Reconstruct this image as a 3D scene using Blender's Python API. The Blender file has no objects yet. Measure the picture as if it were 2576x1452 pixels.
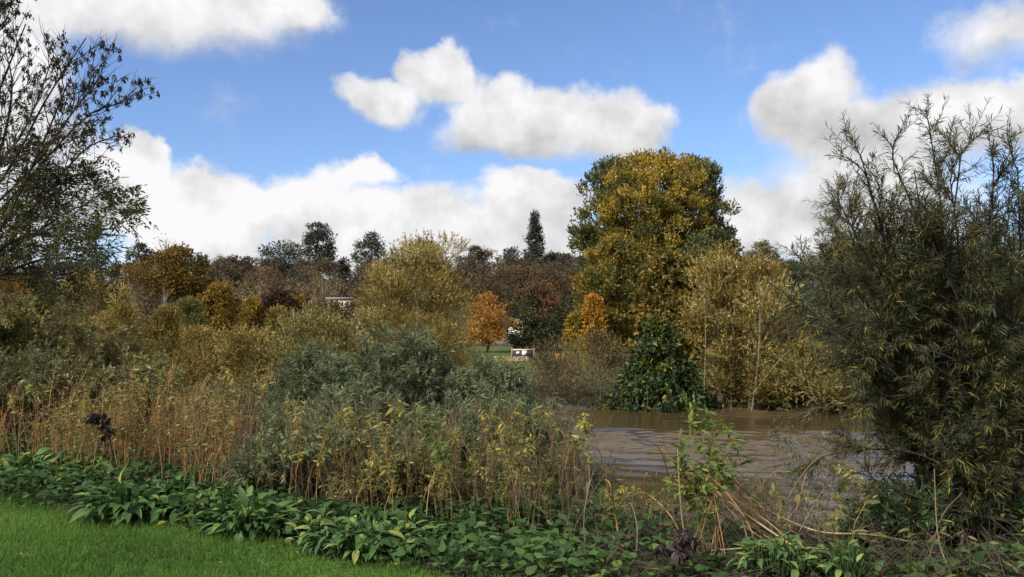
import bpy, math, random
import numpy as np
from mathutils import Vector

# ------------------------------------------------------------------ camera, sky, sun, exposure
sc = bpy.context.scene
col = sc.collection
EYE, FOV, PITCH = 1.6, 62.0, math.atan(124 / 2143.6)
F = 1288 / math.tan(math.radians(FOV / 2))
cam = bpy.data.objects.new('camera', bpy.data.cameras.new('camera'))
cam.data.sensor_fit = 'HORIZONTAL'
cam.data.angle = math.radians(FOV)
cam.data.clip_start, cam.data.clip_end = 0.1, 5000
cam.location = (0, 0, EYE)
cam.rotation_euler = (math.pi / 2 + PITCH, 0, 0)
col.objects.link(cam)
sc.camera = cam
sc.view_settings.view_transform = 'Standard'
sc.view_settings.look = 'None'
sc.view_settings.exposure = 0.6
sc.view_settings.gamma = 1.0
sc.cycles.max_bounces = 4
sc.cycles.diffuse_bounces = 3
sc.cycles.glossy_bounces = 2
sc.cycles.transmission_bounces = 2
sc.cycles.transparent_max_bounces = 4
sc.cycles.use_denoising = True
sc.cycles.caustics_reflective = False
sc.cycles.caustics_refractive = False

TO_SUN = Vector((-0.55, -0.58, 0.60)).normalized()
SUN_EL, SUN_AZ = math.asin(TO_SUN.z), math.atan2(TO_SUN.x, TO_SUN.y)
sun = bpy.data.objects.new('sun', bpy.data.lights.new('sun', 'SUN'))
sun.data.energy = 3.7
sun.data.angle = math.radians(8)
sun.data.color = (1.0, 0.96, 0.90)
sun.rotation_euler = TO_SUN.to_track_quat('Z', 'Y').to_euler()
col.objects.link(sun)


def P(dx, dy, Y):
    """the point at forward distance Y seen at (dx, dy) of the 2576 x 1452 view"""
    xc, zc = (dx - 1288) / F, (726 - dy) / F
    y, z = math.cos(PITCH) - math.sin(PITCH) * zc, math.sin(PITCH) + math.cos(PITCH) * zc
    t = Y / y
    return np.array((xc * t, Y, EYE + z * t))


def build_world():
    w = bpy.data.worlds.new('World')
    sc.world = w
    w.use_nodes = True
    w.cycles.sampling_method = 'NONE'
    nt = w.node_tree
    nt.nodes.clear()
    N, Lk = nt.nodes.new, nt.links.new

    def math_(op, a, b=None, c=None, clamp=False):
        n = N('ShaderNodeMath'); n.operation = op; n.use_clamp = clamp
        for i, v in enumerate((a, b, c)):
            if v is None: continue
            if isinstance(v, (int, float)): n.inputs[i].default_value = v
            else: Lk(v, n.inputs[i])
        return n.outputs[0]

    def vec(op, a, b=None):
        n = N('ShaderNodeVectorMath'); n.operation = op
        for i, v in enumerate((a, b)):
            if v is None: continue
            if isinstance(v, tuple): n.inputs[i].default_value = v
            else: Lk(v, n.inputs[i])
        return n

    def noise(v, scale, detail, rough=0.55):
        n = N('ShaderNodeTexNoise'); n.inputs['Scale'].default_value = scale
        n.inputs['Detail'].default_value = detail; n.inputs['Roughness'].default_value = rough
        Lk(v, n.inputs['Vector'])
        return n

    def smooth(v, a, b, lo=0.0, hi=1.0):
        n = N('ShaderNodeMapRange'); n.interpolation_type = 'SMOOTHSTEP'
        Lk(v, n.inputs[0])
        for i, x in enumerate((a, b, lo, hi)): n.inputs[i + 1].default_value = x
        return n.outputs[0]

    def mixc(f, a, b):
        n = N('ShaderNodeMix'); n.data_type = 'RGBA'
        Lk(f, n.inputs[0])
        for i, v in ((6, a), (7, b)):
            if isinstance(v, tuple): n.inputs[i].default_value = (*v, 1)
            else: Lk(v, n.inputs[i])
        return n.outputs[2]

    sky = N('ShaderNodeTexSky'); sky.sky_type = 'NISHITA'; sky.sun_disc = False
    sky.sun_elevation = SUN_EL; sky.sun_rotation = SUN_AZ
    sky.air_density = 1.0; sky.dust_density = 0.3; sky.ozone_density = 1.5
    tc = N('ShaderNodeTexCoord')
    sep = N('ShaderNodeSeparateXYZ'); Lk(tc.outputs['Generated'], sep.inputs[0])
    az = math_('ARCTAN2', sep.outputs[0], sep.outputs[1])
    el = math_('ARCSINE', sep.outputs[2])
    cmb = N('ShaderNodeCombineXYZ'); Lk(az, cmb.inputs[0]); Lk(el, cmb.inputs[1])
    # billows: the outline of each cloud is pushed about by fractal noise
    n1 = noise(cmb.outputs[0], 6.0, 6, 0.55)
    off = vec('SUBTRACT', n1.outputs['Color'], (0.5, 0.5, 0.5)).outputs[0]
    sc1 = vec('MULTIPLY', off, (0.17, 0.13, 0.0)).outputs[0]
    pos = vec('ADD', cmb.outputs[0], sc1).outputs[0]
    n2 = noise(cmb.outputs[0], 13.0, 7, 0.62)

    def direction(dx, dy):
        v = P(dx, dy, 1.0) - np.array((0, 0, EYE)); v /= np.linalg.norm(v)
        return math.atan2(v[0], v[1]), math.asin(v[2])
    blobs = [  # centre and half size of each puff, strength
        (330, -50, 560, 190, 1.0), (700, 0, 200, 80, .8), (-140, 330, 330, 480, 1.0), (320, 400, 75, 65, 1.0), (270, 470, 130, 110, 1.0),
        (520, 590, 270, 165, 1.0), (630, 530, 120, 85, 1.0), (520, 490, 95, 62, 1.0), (390, 550, 140, 110, 1.0),
        (770, 520, 150, 100, .9), (900, 460, 140, 45, .6), (1000, 600, 380, 135, .95), (1340, 520, 200, 110, 1.0),
        (1200, 630, 480, 135, 1.0), (930, 262, 130, 85, 1.0), (1100, 200, 130, 90, .95), (1240, 280, 165, 110, 1.0),
        (1430, 310, 230, 115, 1.0), (1530, 335, 160, 90, 1.0), (1280, 345, 230, 75, .9),
        (2060, 265, 160, 160, 1.0), (2430, 310, 310, 120, 1.0), (2160, 440, 290, 190, .65), (2080, 560, 430, 150, .85), (2060, 615, 460, 80, 1.0),
        (2500, 120, 230, 80, .42)]
    m = None
    for (bx, by, rx, ry, st) in blobs:
        a, e = direction(bx, by)
        dlt = vec('MULTIPLY', vec('SUBTRACT', pos, (a, e, 0)).outputs[0], (F / rx, F / ry, 0)).outputs[0]
        ln = vec('LENGTH', dlt).outputs[1]
        k = math_('MULTIPLY_ADD', ln, -st, st)
        w_ = math_('POWER', math_('MAXIMUM', math_('ADD', k, 0.35), 0.0), 3.0)
        sp = N('ShaderNodeSeparateXYZ'); Lk(dlt, sp.inputs[0])
        ws = w_ if m is None else math_('ADD', ws, w_)
        hs = math_('MULTIPLY', w_, sp.outputs[1]) if m is None else math_('MULTIPLY_ADD', w_, sp.outputs[1], hs)
        m = k if m is None else math_('SMOOTH_MAX', m, k, 0.12)
    # unseen sky outside this view: cloud cover thickened to whiten reflections in the river
    n3 = noise(tc.outputs['Generated'], 2.2, 4, 0.55)
    rest = math_('MULTIPLY_ADD', n3.outputs['Fac'], 5.0, -1.25)
    away = math_('MAXIMUM', smooth(math_('ABSOLUTE', az), 0.60, 0.75), smooth(el, 0.50, 0.62))
    rest = math_('MULTIPLY', rest, away)
    m = math_('MAXIMUM', m, rest)
    lift = math_('DIVIDE', hs, math_('MAXIMUM', ws, 0.002))
    lit = smooth(lift, -0.85, 0.35)
    edge = math_('MULTIPLY_ADD', n2.outputs['Fac'], 0.62, -0.31)
    dens = math_('ADD', m, edge)
    soft = math_('MULTIPLY_ADD', lit, -0.30, 0.62)
    cv = N('ShaderNodeMapRange'); cv.interpolation_type = 'SMOOTHSTEP'
    Lk(dens, cv.inputs[0]); cv.inputs[1].default_value = 0.02; Lk(soft, cv.inputs[2])
    cover = cv.outputs[0]
    big = noise(vec('ADD', cmb.outputs[0], (0.014, -0.03, 0.0)).outputs[0], 6.0, 6, 0.55)
    relief = math_('SUBTRACT', big.outputs['Fac'], n1.outputs['Fac'])
    shade = math_('MULTIPLY_ADD', lit, 0.20, 0.39)
    shade = math_('MULTIPLY_ADD', relief, 1.15, shade)
    glow = smooth(az, 0.3, -0.30, 0.0, 0.07)
    shade = math_('ADD', shade, glow)
    shade = math_('MINIMUM', math_('MAXIMUM', shade, 0.36), 0.69)
    ccol = N('ShaderNodeVectorMath'); ccol.operation = 'SCALE'
    ccol.inputs[0].default_value = (0.925, 0.92, 0.935); Lk(shade, ccol.inputs[3])
    blue = N('ShaderNodeVectorMath'); blue.operation = 'MULTIPLY'
    Lk(sky.outputs[0], blue.inputs[0]); blue.inputs[1].default_value = (0.080, 0.090, 0.112)
    final = mixc(cover, blue.outputs[0], ccol.outputs[0])
    bg = N('ShaderNodeBackground'); Lk(final, bg.inputs[0]); bg.inputs[1].default_value = 1.0
    out = N('ShaderNodeOutputWorld'); Lk(bg.outputs[0], out.inputs[0])


build_world()

# ------------------------------------------------------------------ helpers
UP = np.array((0.0, 0.0, 1.0))


def nrm(v):
    return v / np.maximum(np.linalg.norm(v, axis=-1, keepdims=True), 1e-9)


def smoothstep(t):
    t = np.clip(t, 0, 1)
    return t * t * (3 - 2 * t)


def near_dist(x, y):          # metres past the lawn's edge, towards the river
    return (x + 5.15) * 0.515 + (y - 8.57) * 0.857


def far_dist(x, y):           # metres past the far waterline
    return (x - 3) * 0.39 + (y - 41) * 0.921


def gz(x, y):
    x, y = np.asarray(x, float), np.asarray(y, float)
    zn = -2.6 * smoothstep((near_dist(x, y) - 1.5) / 11)
    zf = -2.6 + 1.5 * smoothstep((far_dist(x, y) + 3.7) / 6)
    far = smoothstep((far_dist(x, y)) / 10)
    z = np.maximum(zn, zf)
    z = z + far * 1.1 * smoothstep((y - 100) / 75)
    hill = 29.5 * smoothstep((y - 178) / 230) * (1 + 0.05 * np.sin(x / 70 + 1) + 0.03 * np.sin(x / 31))
    return z + far * hill


def noise3(p, scale, seed):
    """cheap smooth pseudo noise in -1..1 from crossed sines"""
    r = np.random.default_rng(seed)
    out = np.zeros(p.shape[:-1])
    for k in range(5):
        d = r.normal(size=3); d /= np.linalg.norm(d)
        out += np.sin((p @ d) * scale * (0.7 + 0.4 * k) + r.uniform(0, 6.28)) / (1 + 0.35 * k)
    return out / 2.4


class MB:
    def __init__(self): self.v, self.l, self.t, self.c, self.n = [], [], [], [], 0

    def add(self, verts, loops, totals, tint=None):
        verts = np.asarray(verts, np.float32).reshape(-1, 3)
        self.v.append(verts); self.l.append(np.asarray(loops, np.int32).ravel() + self.n)
        self.t.append(np.asarray(totals, np.int32).ravel())
        self.c.append(np.zeros(len(verts), np.float32) + (0.5 if tint is None else tint))
        self.n += len(verts)

    def leaves(self, pos, d, n, L, W, tpl, tint):
        tv, tf = TPL[tpl]
        d = nrm(d); s = nrm(np.cross(d, n)); n = np.cross(s, d)
        N_, k = len(pos), len(tv)
        L = np.broadcast_to(L, (N_,)); W = np.broadcast_to(W, (N_,))
        v = (pos[:, None] + tv[None, :, 0:1] * (L[:, None, None] * d[:, None])
             + tv[None, :, 1:2] * (W[:, None, None] * s[:, None]) + tv[None, :, 2:3] * (L[:, None, None] * n[:, None]))
        flat = np.concatenate([np.array(f) for f in tf]); tot = np.array([len(f) for f in tf])
        loops = (np.arange(N_) * k)[:, None] + flat[None]
        self.add(v, loops, np.tile(tot, N_), np.repeat(np.broadcast_to(tint, (N_,)), k))

    def tubes(self, pts, r0, r1, sides=4, tint=None, power=1.0):
        B, n, _ = pts.shape
        r0 = np.broadcast_to(r0, (B,)); r1 = np.broadcast_to(r1, (B,))
        u = np.linspace(0, 1, n)[None] ** power
        rad = r0[:, None] * (1 - u) + r1[:, None] * u
        tan = nrm(np.gradient(pts, axis=1))
        main = nrm(pts[:, -1] - pts[:, 0])
        ref = np.where(np.abs(main[:, 2:3]) > 0.8, np.array((1.0, 0.2, 0)), np.array((0.1, 0.2, 1.0)))
        a = nrm(np.cross(tan, ref[:, None])); b = np.cross(tan, a)
        ang = np.arange(sides) / sides * 2 * math.pi
        v = pts[:, :, None] + rad[:, :, None, None] * (np.cos(ang)[None, None, :, None] * a[:, :, None] + np.sin(ang)[None, None, :, None] * b[:, :, None])
        i, j = np.meshgrid(np.arange(n - 1), np.arange(sides), indexing='ij')
        j2 = (j + 1) % sides
        q = np.stack([i * sides + j, i * sides + j2, (i + 1) * sides + j2, (i + 1) * sides + j], -1).reshape(-1, 4)
        loops = (np.arange(B) * n * sides)[:, None, None] + q[None]
        tt = None if tint is None else np.repeat(np.broadcast_to(tint, (B,)), n * sides)
        self.add(v, loops, np.full(B * len(q), 4), tt)

    def box(self, c, size, rz=0.0, tint=None):
        h = np.array(size) / 2
        v = np.array([(x, y, z) for x in (-1, 1) for y in (-1, 1) for z in (-1, 1)], float) * h
        cs, sn = math.cos(rz), math.sin(rz)
        v = np.stack([v[:, 0] * cs - v[:, 1] * sn, v[:, 0] * sn + v[:, 1] * cs, v[:, 2]], 1) + np.array(c)
        f = [(0, 1, 3, 2), (4, 6, 7, 5), (0, 4, 5, 1), (2, 3, 7, 6), (0, 2, 6, 4), (1, 5, 7, 3)]
        self.add(v, f, [4] * 6, tint)

    def build(self, name, mat, parent=None, origin=None, smooth=False):
        me = bpy.data.meshes.new(name)
        v = np.concatenate(self.v); l = np.concatenate(self.l); t = np.concatenate(self.t); c = np.concatenate(self.c)
        if origin is None and parent is not None: origin = np.array(parent.location)
        if origin is not None: v = v - np.asarray(origin, np.float32)
        me.vertices.add(len(v)); me.vertices.foreach_set('co', v.astype(np.float32).ravel())
        me.loops.add(len(l)); me.loops.foreach_set('vertex_index', l)
        me.polygons.add(len(t))
        st = np.concatenate([[0], np.cumsum(t)[:-1]]).astype(np.int32)
        me.polygons.foreach_set('loop_start', st)
        a = me.attributes.new('tint', 'FLOAT', 'POINT'); a.data.foreach_set('value', c.astype(np.float32))
        me.update(calc_edges=True)
        if smooth: me.polygons.foreach_set('use_smooth', np.ones(len(t), bool))
        me.materials.append(mat)
        o = bpy.data.objects.new(name, me); col.objects.link(o)
        if parent is not None: o.parent = parent
        elif origin is not None: o.location = origin
        return o


def _broad():
    tv, tf = [], []
    prof = [(0, .06), (.12, .30), (.3, .5), (.5, .48), (.72, .34), (.9, .13), (1.0, .01)]
    for a, w in prof:
        z = 0.16 * math.sin(a * 2.2) - 0.46 * a * a
        for b in (-1, 0, 1): tv.append((a, b * w, z + (0.05 if b else 0.0)))
    for i in range(len(prof) - 1):
        for j in range(2): tf.append((i * 3 + j, i * 3 + j + 1, i * 3 + j + 4, i * 3 + j + 3))
    return np.array(tv), tf


TPL = {
    'leaf': (np.array([(0, 0, 0), (.42, .5, .05), (1, 0, -.05), (.42, -.5, .05)]), [(0, 3, 2, 1)]),
    'lance': (np.array([(0, 0, 0), (.3, .5, .03), (.3, -.5, .03), (.68, .36, -.02), (.68, -.36, -.02), (1, 0, -.14)]),
              [(0, 2, 1), (1, 2, 4, 3), (3, 4, 5)]),
    'blade': (np.array([(0, .5, 0), (0, -.5, 0), (1, 0, .12)]), [(0, 1, 2)]),
    'heart': (np.array([(0, 0, 0), (.05, .32, .04), (.35, .5, .05), (1, 0, -.12), (.35, -.5, .05), (.05, -.32, .04), (.4, 0, 0)]),
              [(0, 6, 2, 1), (6, 3, 2), (6, 4, 3), (0, 5, 4, 6)]),
    'broad': _broad(),
}


def along(pts, t):
    """points and tangents at parameter t (B, m) on polylines (B, n, 3)"""
    B, n, _ = pts.shape
    x = np.clip(t, 0, 0.9999) * (n - 1)
    i = x.astype(int); f = (x - i)[..., None]
    b = np.arange(B)[:, None]
    p0, p1 = pts[b, i], pts[b, i + 1]
    return p0 * (1 - f) + p1 * f, nrm(p1 - p0)


def grow(par, nc, length, ang, rng, n=5, t0=.25, t1=1.0, up=0.2, wob=0.12, droop=0.0, taper=0.5):
    B = len(par)
    t = rng.uniform(t0, t1, (B, nc))
    p, d = along(par, t)
    p, d, t = p.reshape(-1, 3), d.reshape(-1, 3), t.ravel()
    side = nrm(np.cross(d, rng.normal(size=d.shape)))
    a = rng.normal(ang, 0.22, len(d))[:, None]
    d = nrm(d * np.cos(a) + side * np.sin(a) + UP * up)
    L = length * (1 - taper * t) * rng.uniform(0.6, 1.25, len(d))
    out = [p]
    for k in range(n - 1):
        p = p + d * (L / (n - 1))[:, None]
        out.append(p)
        d = nrm(d + rng.normal(size=d.shape) * wob - UP * droop)
    return np.stack(out, 1), t


def curve(ctrl, n=9):
    """Catmull-Rom through control points"""
    c = np.array(ctrl, float)
    c = np.concatenate([[2 * c[0] - c[1]], c, [2 * c[-1] - c[-2]]])
    out = []
    for x in np.linspace(0, len(c) - 3 - 1e-6, n):
        i = int(x); f = x - i
        a, b, d, e = c[i:i + 4]
        out.append(0.5 * (2 * b + (d - a) * f + (2 * a - 5 * b + 4 * d - e) * f * f + (3 * b - a - 3 * d + e) * f ** 3))
    return np.array(out)


def tag(o, label=None, cat=None, group=None, kind=None):
    for k, v in (('label', label), ('category', cat), ('group', group), ('kind', kind)):
        if v: o[k] = v
    return o


def empty(name, loc, label, cat, group=None):
    o = bpy.data.objects.new(name, None); col.objects.link(o)
    o.location = tuple(float(x) for x in loc); o.empty_display_size = 0.3
    return tag(o, label, cat, group)


# ------------------------------------------------------------------ materials
MATS = {}


def leaf_mat(name, stops, trans=0.3, rough=0.5, spec=0.3):
    m = bpy.data.materials.new(name); m.use_nodes = True
    nt = m.node_tree; nt.nodes.clear(); N, Lk = nt.nodes.new, nt.links.new
    at = N('ShaderNodeAttribute'); at.attribute_name = 'tint'
    rp = N('ShaderNodeValToRGB'); e = rp.color_ramp.elements
    while len(e) > 1: e.remove(e[-1])
    for i, (p_, c) in enumerate(stops):
        x = e[0] if i == 0 else e.new(p_)
        x.position = p_; x.color = (*[min(.62, v * 1.3) for v in c], 1)
    Lk(at.outputs['Fac'], rp.inputs[0])
    b = N('ShaderNodeBsdfPrincipled'); b.inputs['Roughness'].default_value = rough
    b.inputs['Specular IOR Level'].default_value = spec
    tr = N('ShaderNodeBsdfTranslucent'); mx = N('ShaderNodeMixShader'); mx.inputs[0].default_value = trans
    Lk(rp.outputs[0], b.inputs['Base Color']); Lk(rp.outputs[0], tr.inputs[0])
    Lk(b.outputs[0], mx.inputs[1]); Lk(tr.outputs[0], mx.inputs[2])
    o = N('ShaderNodeOutputMaterial'); Lk(mx.outputs[0], o.inputs[0])
    MATS[name] = m
    return m


def solid_mat(name, a, b, scale=8.0, rough=0.8, bump=0.0, spec=0.2, stretch=(1, 1, 1), mid=(0.35, 0.65)):
    m = bpy.data.materials.new(name); m.use_nodes = True
    nt = m.node_tree; N, Lk = nt.nodes.new, nt.links.new
    p = nt.nodes['Principled BSDF']
    tc = N('ShaderNodeTexCoord'); mp = N('ShaderNodeMapping'); mp.inputs['Scale'].default_value = stretch
    Lk(tc.outputs['Object'], mp.inputs[0])
    n = N('ShaderNodeTexNoise'); n.inputs['Scale'].default_value = scale; n.inputs['Detail'].default_value = 6
    Lk(mp.outputs[0], n.inputs['Vector'])
    r = N('ShaderNodeValToRGB'); r.color_ramp.elements[0].position, r.color_ramp.elements[1].position = mid
    r.color_ramp.elements[0].color = (*a, 1); r.color_ramp.elements[1].color = (*b, 1)
    Lk(n.outputs['Fac'], r.inputs[0]); Lk(r.outputs[0], p.inputs['Base Color'])
    p.inputs['Roughness'].default_value = rough; p.inputs['Specular IOR Level'].default_value = spec
    if bump:
        bp = N('ShaderNodeBump'); bp.inputs['Strength'].default_value = bump; bp.inputs['Distance'].default_value = 0.05
        Lk(n.outputs['Fac'], bp.inputs['Height']); Lk(bp.outputs[0], p.inputs['Normal'])
    MATS[name] = m
    return m


DK = (0.02, 0.024, 0.010)
leaf_mat('ash_leaf', [(0, (.022, .026, .010)), (.55, (.045, .05, .016)), (.85, (.085, .065, .016)), (1, (.13, .085, .02))], .35)
leaf_mat('ash_key', [(0, (.012, .009, .008)), (1, (.032, .022, .017))], 0, .8)
leaf_mat('osier_leaf', [(0, (.042, .054, .028)), (.5, (.092, .118, .058)), (.8, (.16, .19, .10)), (.9, (.16, .13, .03)), (1, (.2, .17, .04))], .3, .55, .22)
leaf_mat('big_willow_leaf', [(0, (.024, .030, .016)), (.45, (.050, .060, .030)), (.68, (.085, .095, .045)), (.78, (.080, .062, .020)), (.9, (.12, .085, .02)), (1, (.22, .17, .035))], .3, .6, .15)
leaf_mat('yellow_willow_leaf', [(0, (.09, .075, .022)), (.45, (.21, .155, .038)), (.8, (.30, .22, .055)), (1, (.40, .37, .20))], .35)
leaf_mat('golden_bush_leaf', [(0, (.09, .07, .022)), (.5, (.20, .15, .042)), (1, (.32, .24, .075))], .3)
leaf_mat('olive_willow_leaf', [(0, (.06, .06, .024)), (.5, (.145, .13, .044)), (1, (.25, .21, .075))], .3)
leaf_mat('grey_willow_leaf', [(0, (.04, .05, .032)), (.5, (.08, .09, .055)), (1, (.16, .16, .10))], .3)
leaf_mat('poplar_yellow_leaf', [(0, (.06, .065, .02)), (.4, (.15, .12, .026)), (.75, (.28, .195, .026)), (1, (.36, .25, .04))], .3)
leaf_mat('poplar_green_leaf', [(0, (.035, .042, .018)), (.5, (.075, .085, .03)), (.85, (.14, .13, .035)), (1, (.25, .18, .03))], .3)
leaf_mat('chestnut_leaf', [(0, (.012, .02, .008)), (.5, (.03, .05, .016)), (.8, (.07, .10, .02)), (1, (.22, .13, .015))], .25, .45, .35)
leaf_mat('chestnut_top_leaf', [(0, (.05, .05, .014)), (.5, (.13, .10, .018)), (1, (.22, .13, .02))], .3)
leaf_mat('brown_leaf', [(0, (.04, .028, .016)), (.5, (.085, .06, .03)), (1, (.15, .10, .04))], .25, .7)
leaf_mat('oak_leaf', [(0, (.05, .045, .014)), (.5, (.14, .085, .016)), (1, (.23, .14, .025))], .3)
leaf_mat('dark_oak_leaf', [(0, (.03, .024, .016)), (.5, (.065, .045, .022)), (1, (.125, .075, .028))], .2, .7)
leaf_mat('evergreen_leaf', [(0, (.016, .022, .014)), (.5, (.032, .042, .026)), (1, (.065, .075, .042))], .15, .6)
leaf_mat('copper_leaf', [(0, (.018, .010, .008)), (.6, (.05, .024, .014)), (1, (.11, .045, .018))], .2, .6)
leaf_mat('orange_leaf', [(0, (.16, .085, .016)), (.4, (.27, .13, .025)), (.8, (.38, .17, .035)), (1, (.34, .23, .05))], .3)
leaf_mat('gold_leaf', [(0, (.11, .09, .016)), (.5, (.25, .17, .02)), (.85, (.37, .19, .025)), (1, (.42, .16, .03))], .3)
leaf_mat('red_top_leaf', [(0, (.02, .028, .014)), (.5, (.045, .055, .022)), (.8, (.10, .07, .03)), (1, (.26, .07, .03))], .25)
leaf_mat('green_bush_leaf', [(0, (.05, .06, .016)), (.5, (.12, .125, .03)), (1, (.20, .19, .05))], .3)
leaf_mat('balsam_leaf', [(0, (.06, .075, .028)), (.4, (.13, .14, .04)), (.75, (.26, .24, .045)), (1, (.36, .30, .05))], .35)
leaf_mat('fresh_leaf', [(0, (.04, .07, .02)), (.5, (.085, .13, .03)), (1, (.19, .20, .045))], .3, .6, .15)
leaf_mat('thicket_leaf', [(0, (.042, .050, .022)), (.45, (.10, .105, .040)), (.8, (.18, .16, .052)), (1, (.31, .25, .065))], .3, .6, .15)
leaf_mat('comfrey_leaf', [(0, (.024, .052, .018)), (.5, (.056, .112, .034)), (.82, (.11, .17, .045)), (.95, (.20, .22, .055)), (1, (.26, .20, .06))], .3, .55, .22)
leaf_mat('nettle_leaf', [(0, (.018, .040, .014)), (.5, (.042, .082, .024)), (.85, (.08, .13, .034)), (1, (.18, .17, .035))], .3, .6, .15)
leaf_mat('grass_blade', [(0, (.035, .072, .014)), (.45, (.075, .145, .026)), (.8, (.125, .20, .04)), (1, (.26, .24, .085))], .35, .6, .12)
leaf_mat('fallen_leaf', [(0, (.10, .06, .015)), (.5, (.24, .12, .02)), (1, (.36, .24, .04))], .2, .7)
leaf_mat('dead_leaf', [(0, (.016, .012, .012)), (1, (.055, .042, .036))], .1, .8)
leaf_mat('woodland_leaf', [(0, (.032, .030, .022)), (.3, (.06, .05, .032)), (.6, (.095, .068, .04)), (.85, (.14, .09, .036)), (1, (.16, .13, .05))], .2, .7)
leaf_mat('stem_red', [(0, (.11, .048, .028)), (.5, (.215, .10, .038)), (1, (.31, .195, .08))], 0, .6, .3)
leaf_mat('dry_stem', [(0, (.055, .040, .026)), (.5, (.12, .085, .045)), (1, (.26, .19, .09))], 0, .7, .2)
leaf_mat('twig_grey', [(0, (.05, .04, .03)), (1, (.17, .14, .11))], 0, .8)
leaf_mat('cane_pale', [(0, (.16, .10, .05)), (1, (.36, .27, .15))], 0, .7)
leaf_mat('twig_dark', [(0, (.028, .02, .015)), (1, (.09, .065, .045))], 0, .8)
solid_mat('dark_bark', (.018, .014, .011), (.06, .048, .038), 30, .9, .4)
solid_mat('grey_bark', (.05, .042, .034), (.15, .125, .10), 12, .9, .4)
solid_mat('pale_bark', (.11, .095, .055), (.24, .20, .12), 10, .85, .2)
solid_mat('soil', (.020, .016, .010), (.05, .045, .02), 2.5, .95, .5)
solid_mat('lawn_turf', (.045, .095, .012), (.085, .15, .022), 14, .95, .4)
solid_mat('painted_white', (.70, .69, .66), (.80, .79, .76), 3, .6)
solid_mat('cream_panel', (.55, .48, .34), (.66, .58, .42), 2, .6)
solid_mat('grey_roof', (.16, .17, .18), (.26, .27, .28), 6, .8)
solid_mat('fence_wood', (.12, .10, .085), (.24, .21, .18), 5, .9)
solid_mat('board_dark', (.03, .036, .045), (.05, .058, .07), 3, .6)
solid_mat('post_pink', (.30, .13, .10), (.40, .19, .15), 6, .7)
solid_mat('stone_tan', (.30, .23, .13), (.50, .40, .24), 3, .9, .3)
solid_mat('post_orange', (.50, .22, .03), (.60, .30, .05), 5, .6)
solid_mat('window_glass', (.02, .025, .03), (.05, .06, .07), 2, .1, 0, .5)


def ground_material():
    m = bpy.data.materials.new('ground_cover'); m.use_nodes = True
    nt = m.node_tree; N, Lk = nt.nodes.new, nt.links.new
    p = nt.nodes['Principled BSDF']; p.inputs['Roughness'].default_value = .95; p.inputs['Specular IOR Level'].default_value = .1
    geo = N('ShaderNodeNewGeometry'); sep = N('ShaderNodeSeparateXYZ'); Lk(geo.outputs['Position'], sep.inputs[0])
    def ns(s, d=5):
        n = N('ShaderNodeTexNoise'); n.inputs['Scale'].default_value = s; n.inputs['Detail'].default_value = d
        Lk(geo.outputs['Position'], n.inputs['Vector']); return n.outputs['Fac']
    def ramp(f, a, b, p0=.35, p1=.65):
        r = N('ShaderNodeValToRGB'); e = r.color_ramp.elements
        e[0].position, e[1].position = p0, p1; e[0].color = (*a, 1); e[1].color = (*b, 1); Lk(f, r.inputs[0]); return r.outputs[0]
    def mr(v, a, b):
        n = N('ShaderNodeMapRange'); n.interpolation_type = 'SMOOTHSTEP'; Lk(v, n.inputs[0]); n.inputs[1].default_value = a; n.inputs[2].default_value = b
        return n.outputs[0]
    def mix(f, a, b):
        n = N('ShaderNodeMix'); n.data_type = 'RGBA'; Lk(f, n.inputs[0]); Lk(a, n.inputs[6]); Lk(b, n.inputs[7]); return n.outputs[2]
    soil = ramp(ns(3.0), (.020, .016, .010), (.05, .05, .022))
    meadow = ramp(ns(.4), (.045, .07, .018), (.09, .10, .03))
    hill = ramp(ns(.08), (.03, .028, .016), (.06, .05, .026))
    c = mix(mr(sep.outputs[1], 44, 62), soil, meadow)
    c = mix(mr(sep.outputs[1], 175, 200), c, hill)
    Lk(c, p.inputs['Base Color'])
    bp = N('ShaderNodeBump'); bp.inputs['Strength'].default_value = .5; Lk(ns(9.0), bp.inputs['Height']); Lk(bp.outputs[0], p.inputs['Normal'])
    return m


def water_material():
    m = bpy.data.materials.new('muddy_water'); m.use_nodes = True
    nt = m.node_tree; N, Lk = nt.nodes.new, nt.links.new
    p = nt.nodes['Principled BSDF']
    p.inputs['Base Color'].default_value = (.062, .043, .020, 1)
    p.inputs['Roughness'].default_value = .10; p.inputs['IOR'].default_value = 1.5
    tc = N('ShaderNodeTexCoord')
    def ns(scale, st, d, rough=.5):
        mp = N('ShaderNodeMapping'); mp.inputs['Scale'].default_value = st; Lk(tc.outputs['Object'], mp.inputs[0])
        n = N('ShaderNodeTexNoise'); n.inputs['Scale'].default_value = scale; n.inputs['Detail'].default_value = d
        n.inputs['Roughness'].default_value = rough
        n.inputs['Distortion'].default_value = .6
        Lk(mp.outputs[0], n.inputs['Vector']); return n.outputs['Fac']
    def mth(op, a, b):
        n = N('ShaderNodeMath'); n.operation = op
        for i, v in enumerate((a, b)):
            if isinstance(v, float): n.inputs[i].default_value = v
            else: Lk(v, n.inputs[i])
        return n.outputs[0]
    h = mth('MULTIPLY', ns(7.0, (.6, 1.4, 1), 3), .006)
    bp = N('ShaderNodeBump'); bp.inputs['Strength'].default_value = 1.0; bp.inputs['Distance'].default_value = 1.0
    Lk(h, bp.inputs['Height']); Lk(bp.outputs[0], p.inputs['Normal'])
    return m


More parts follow.
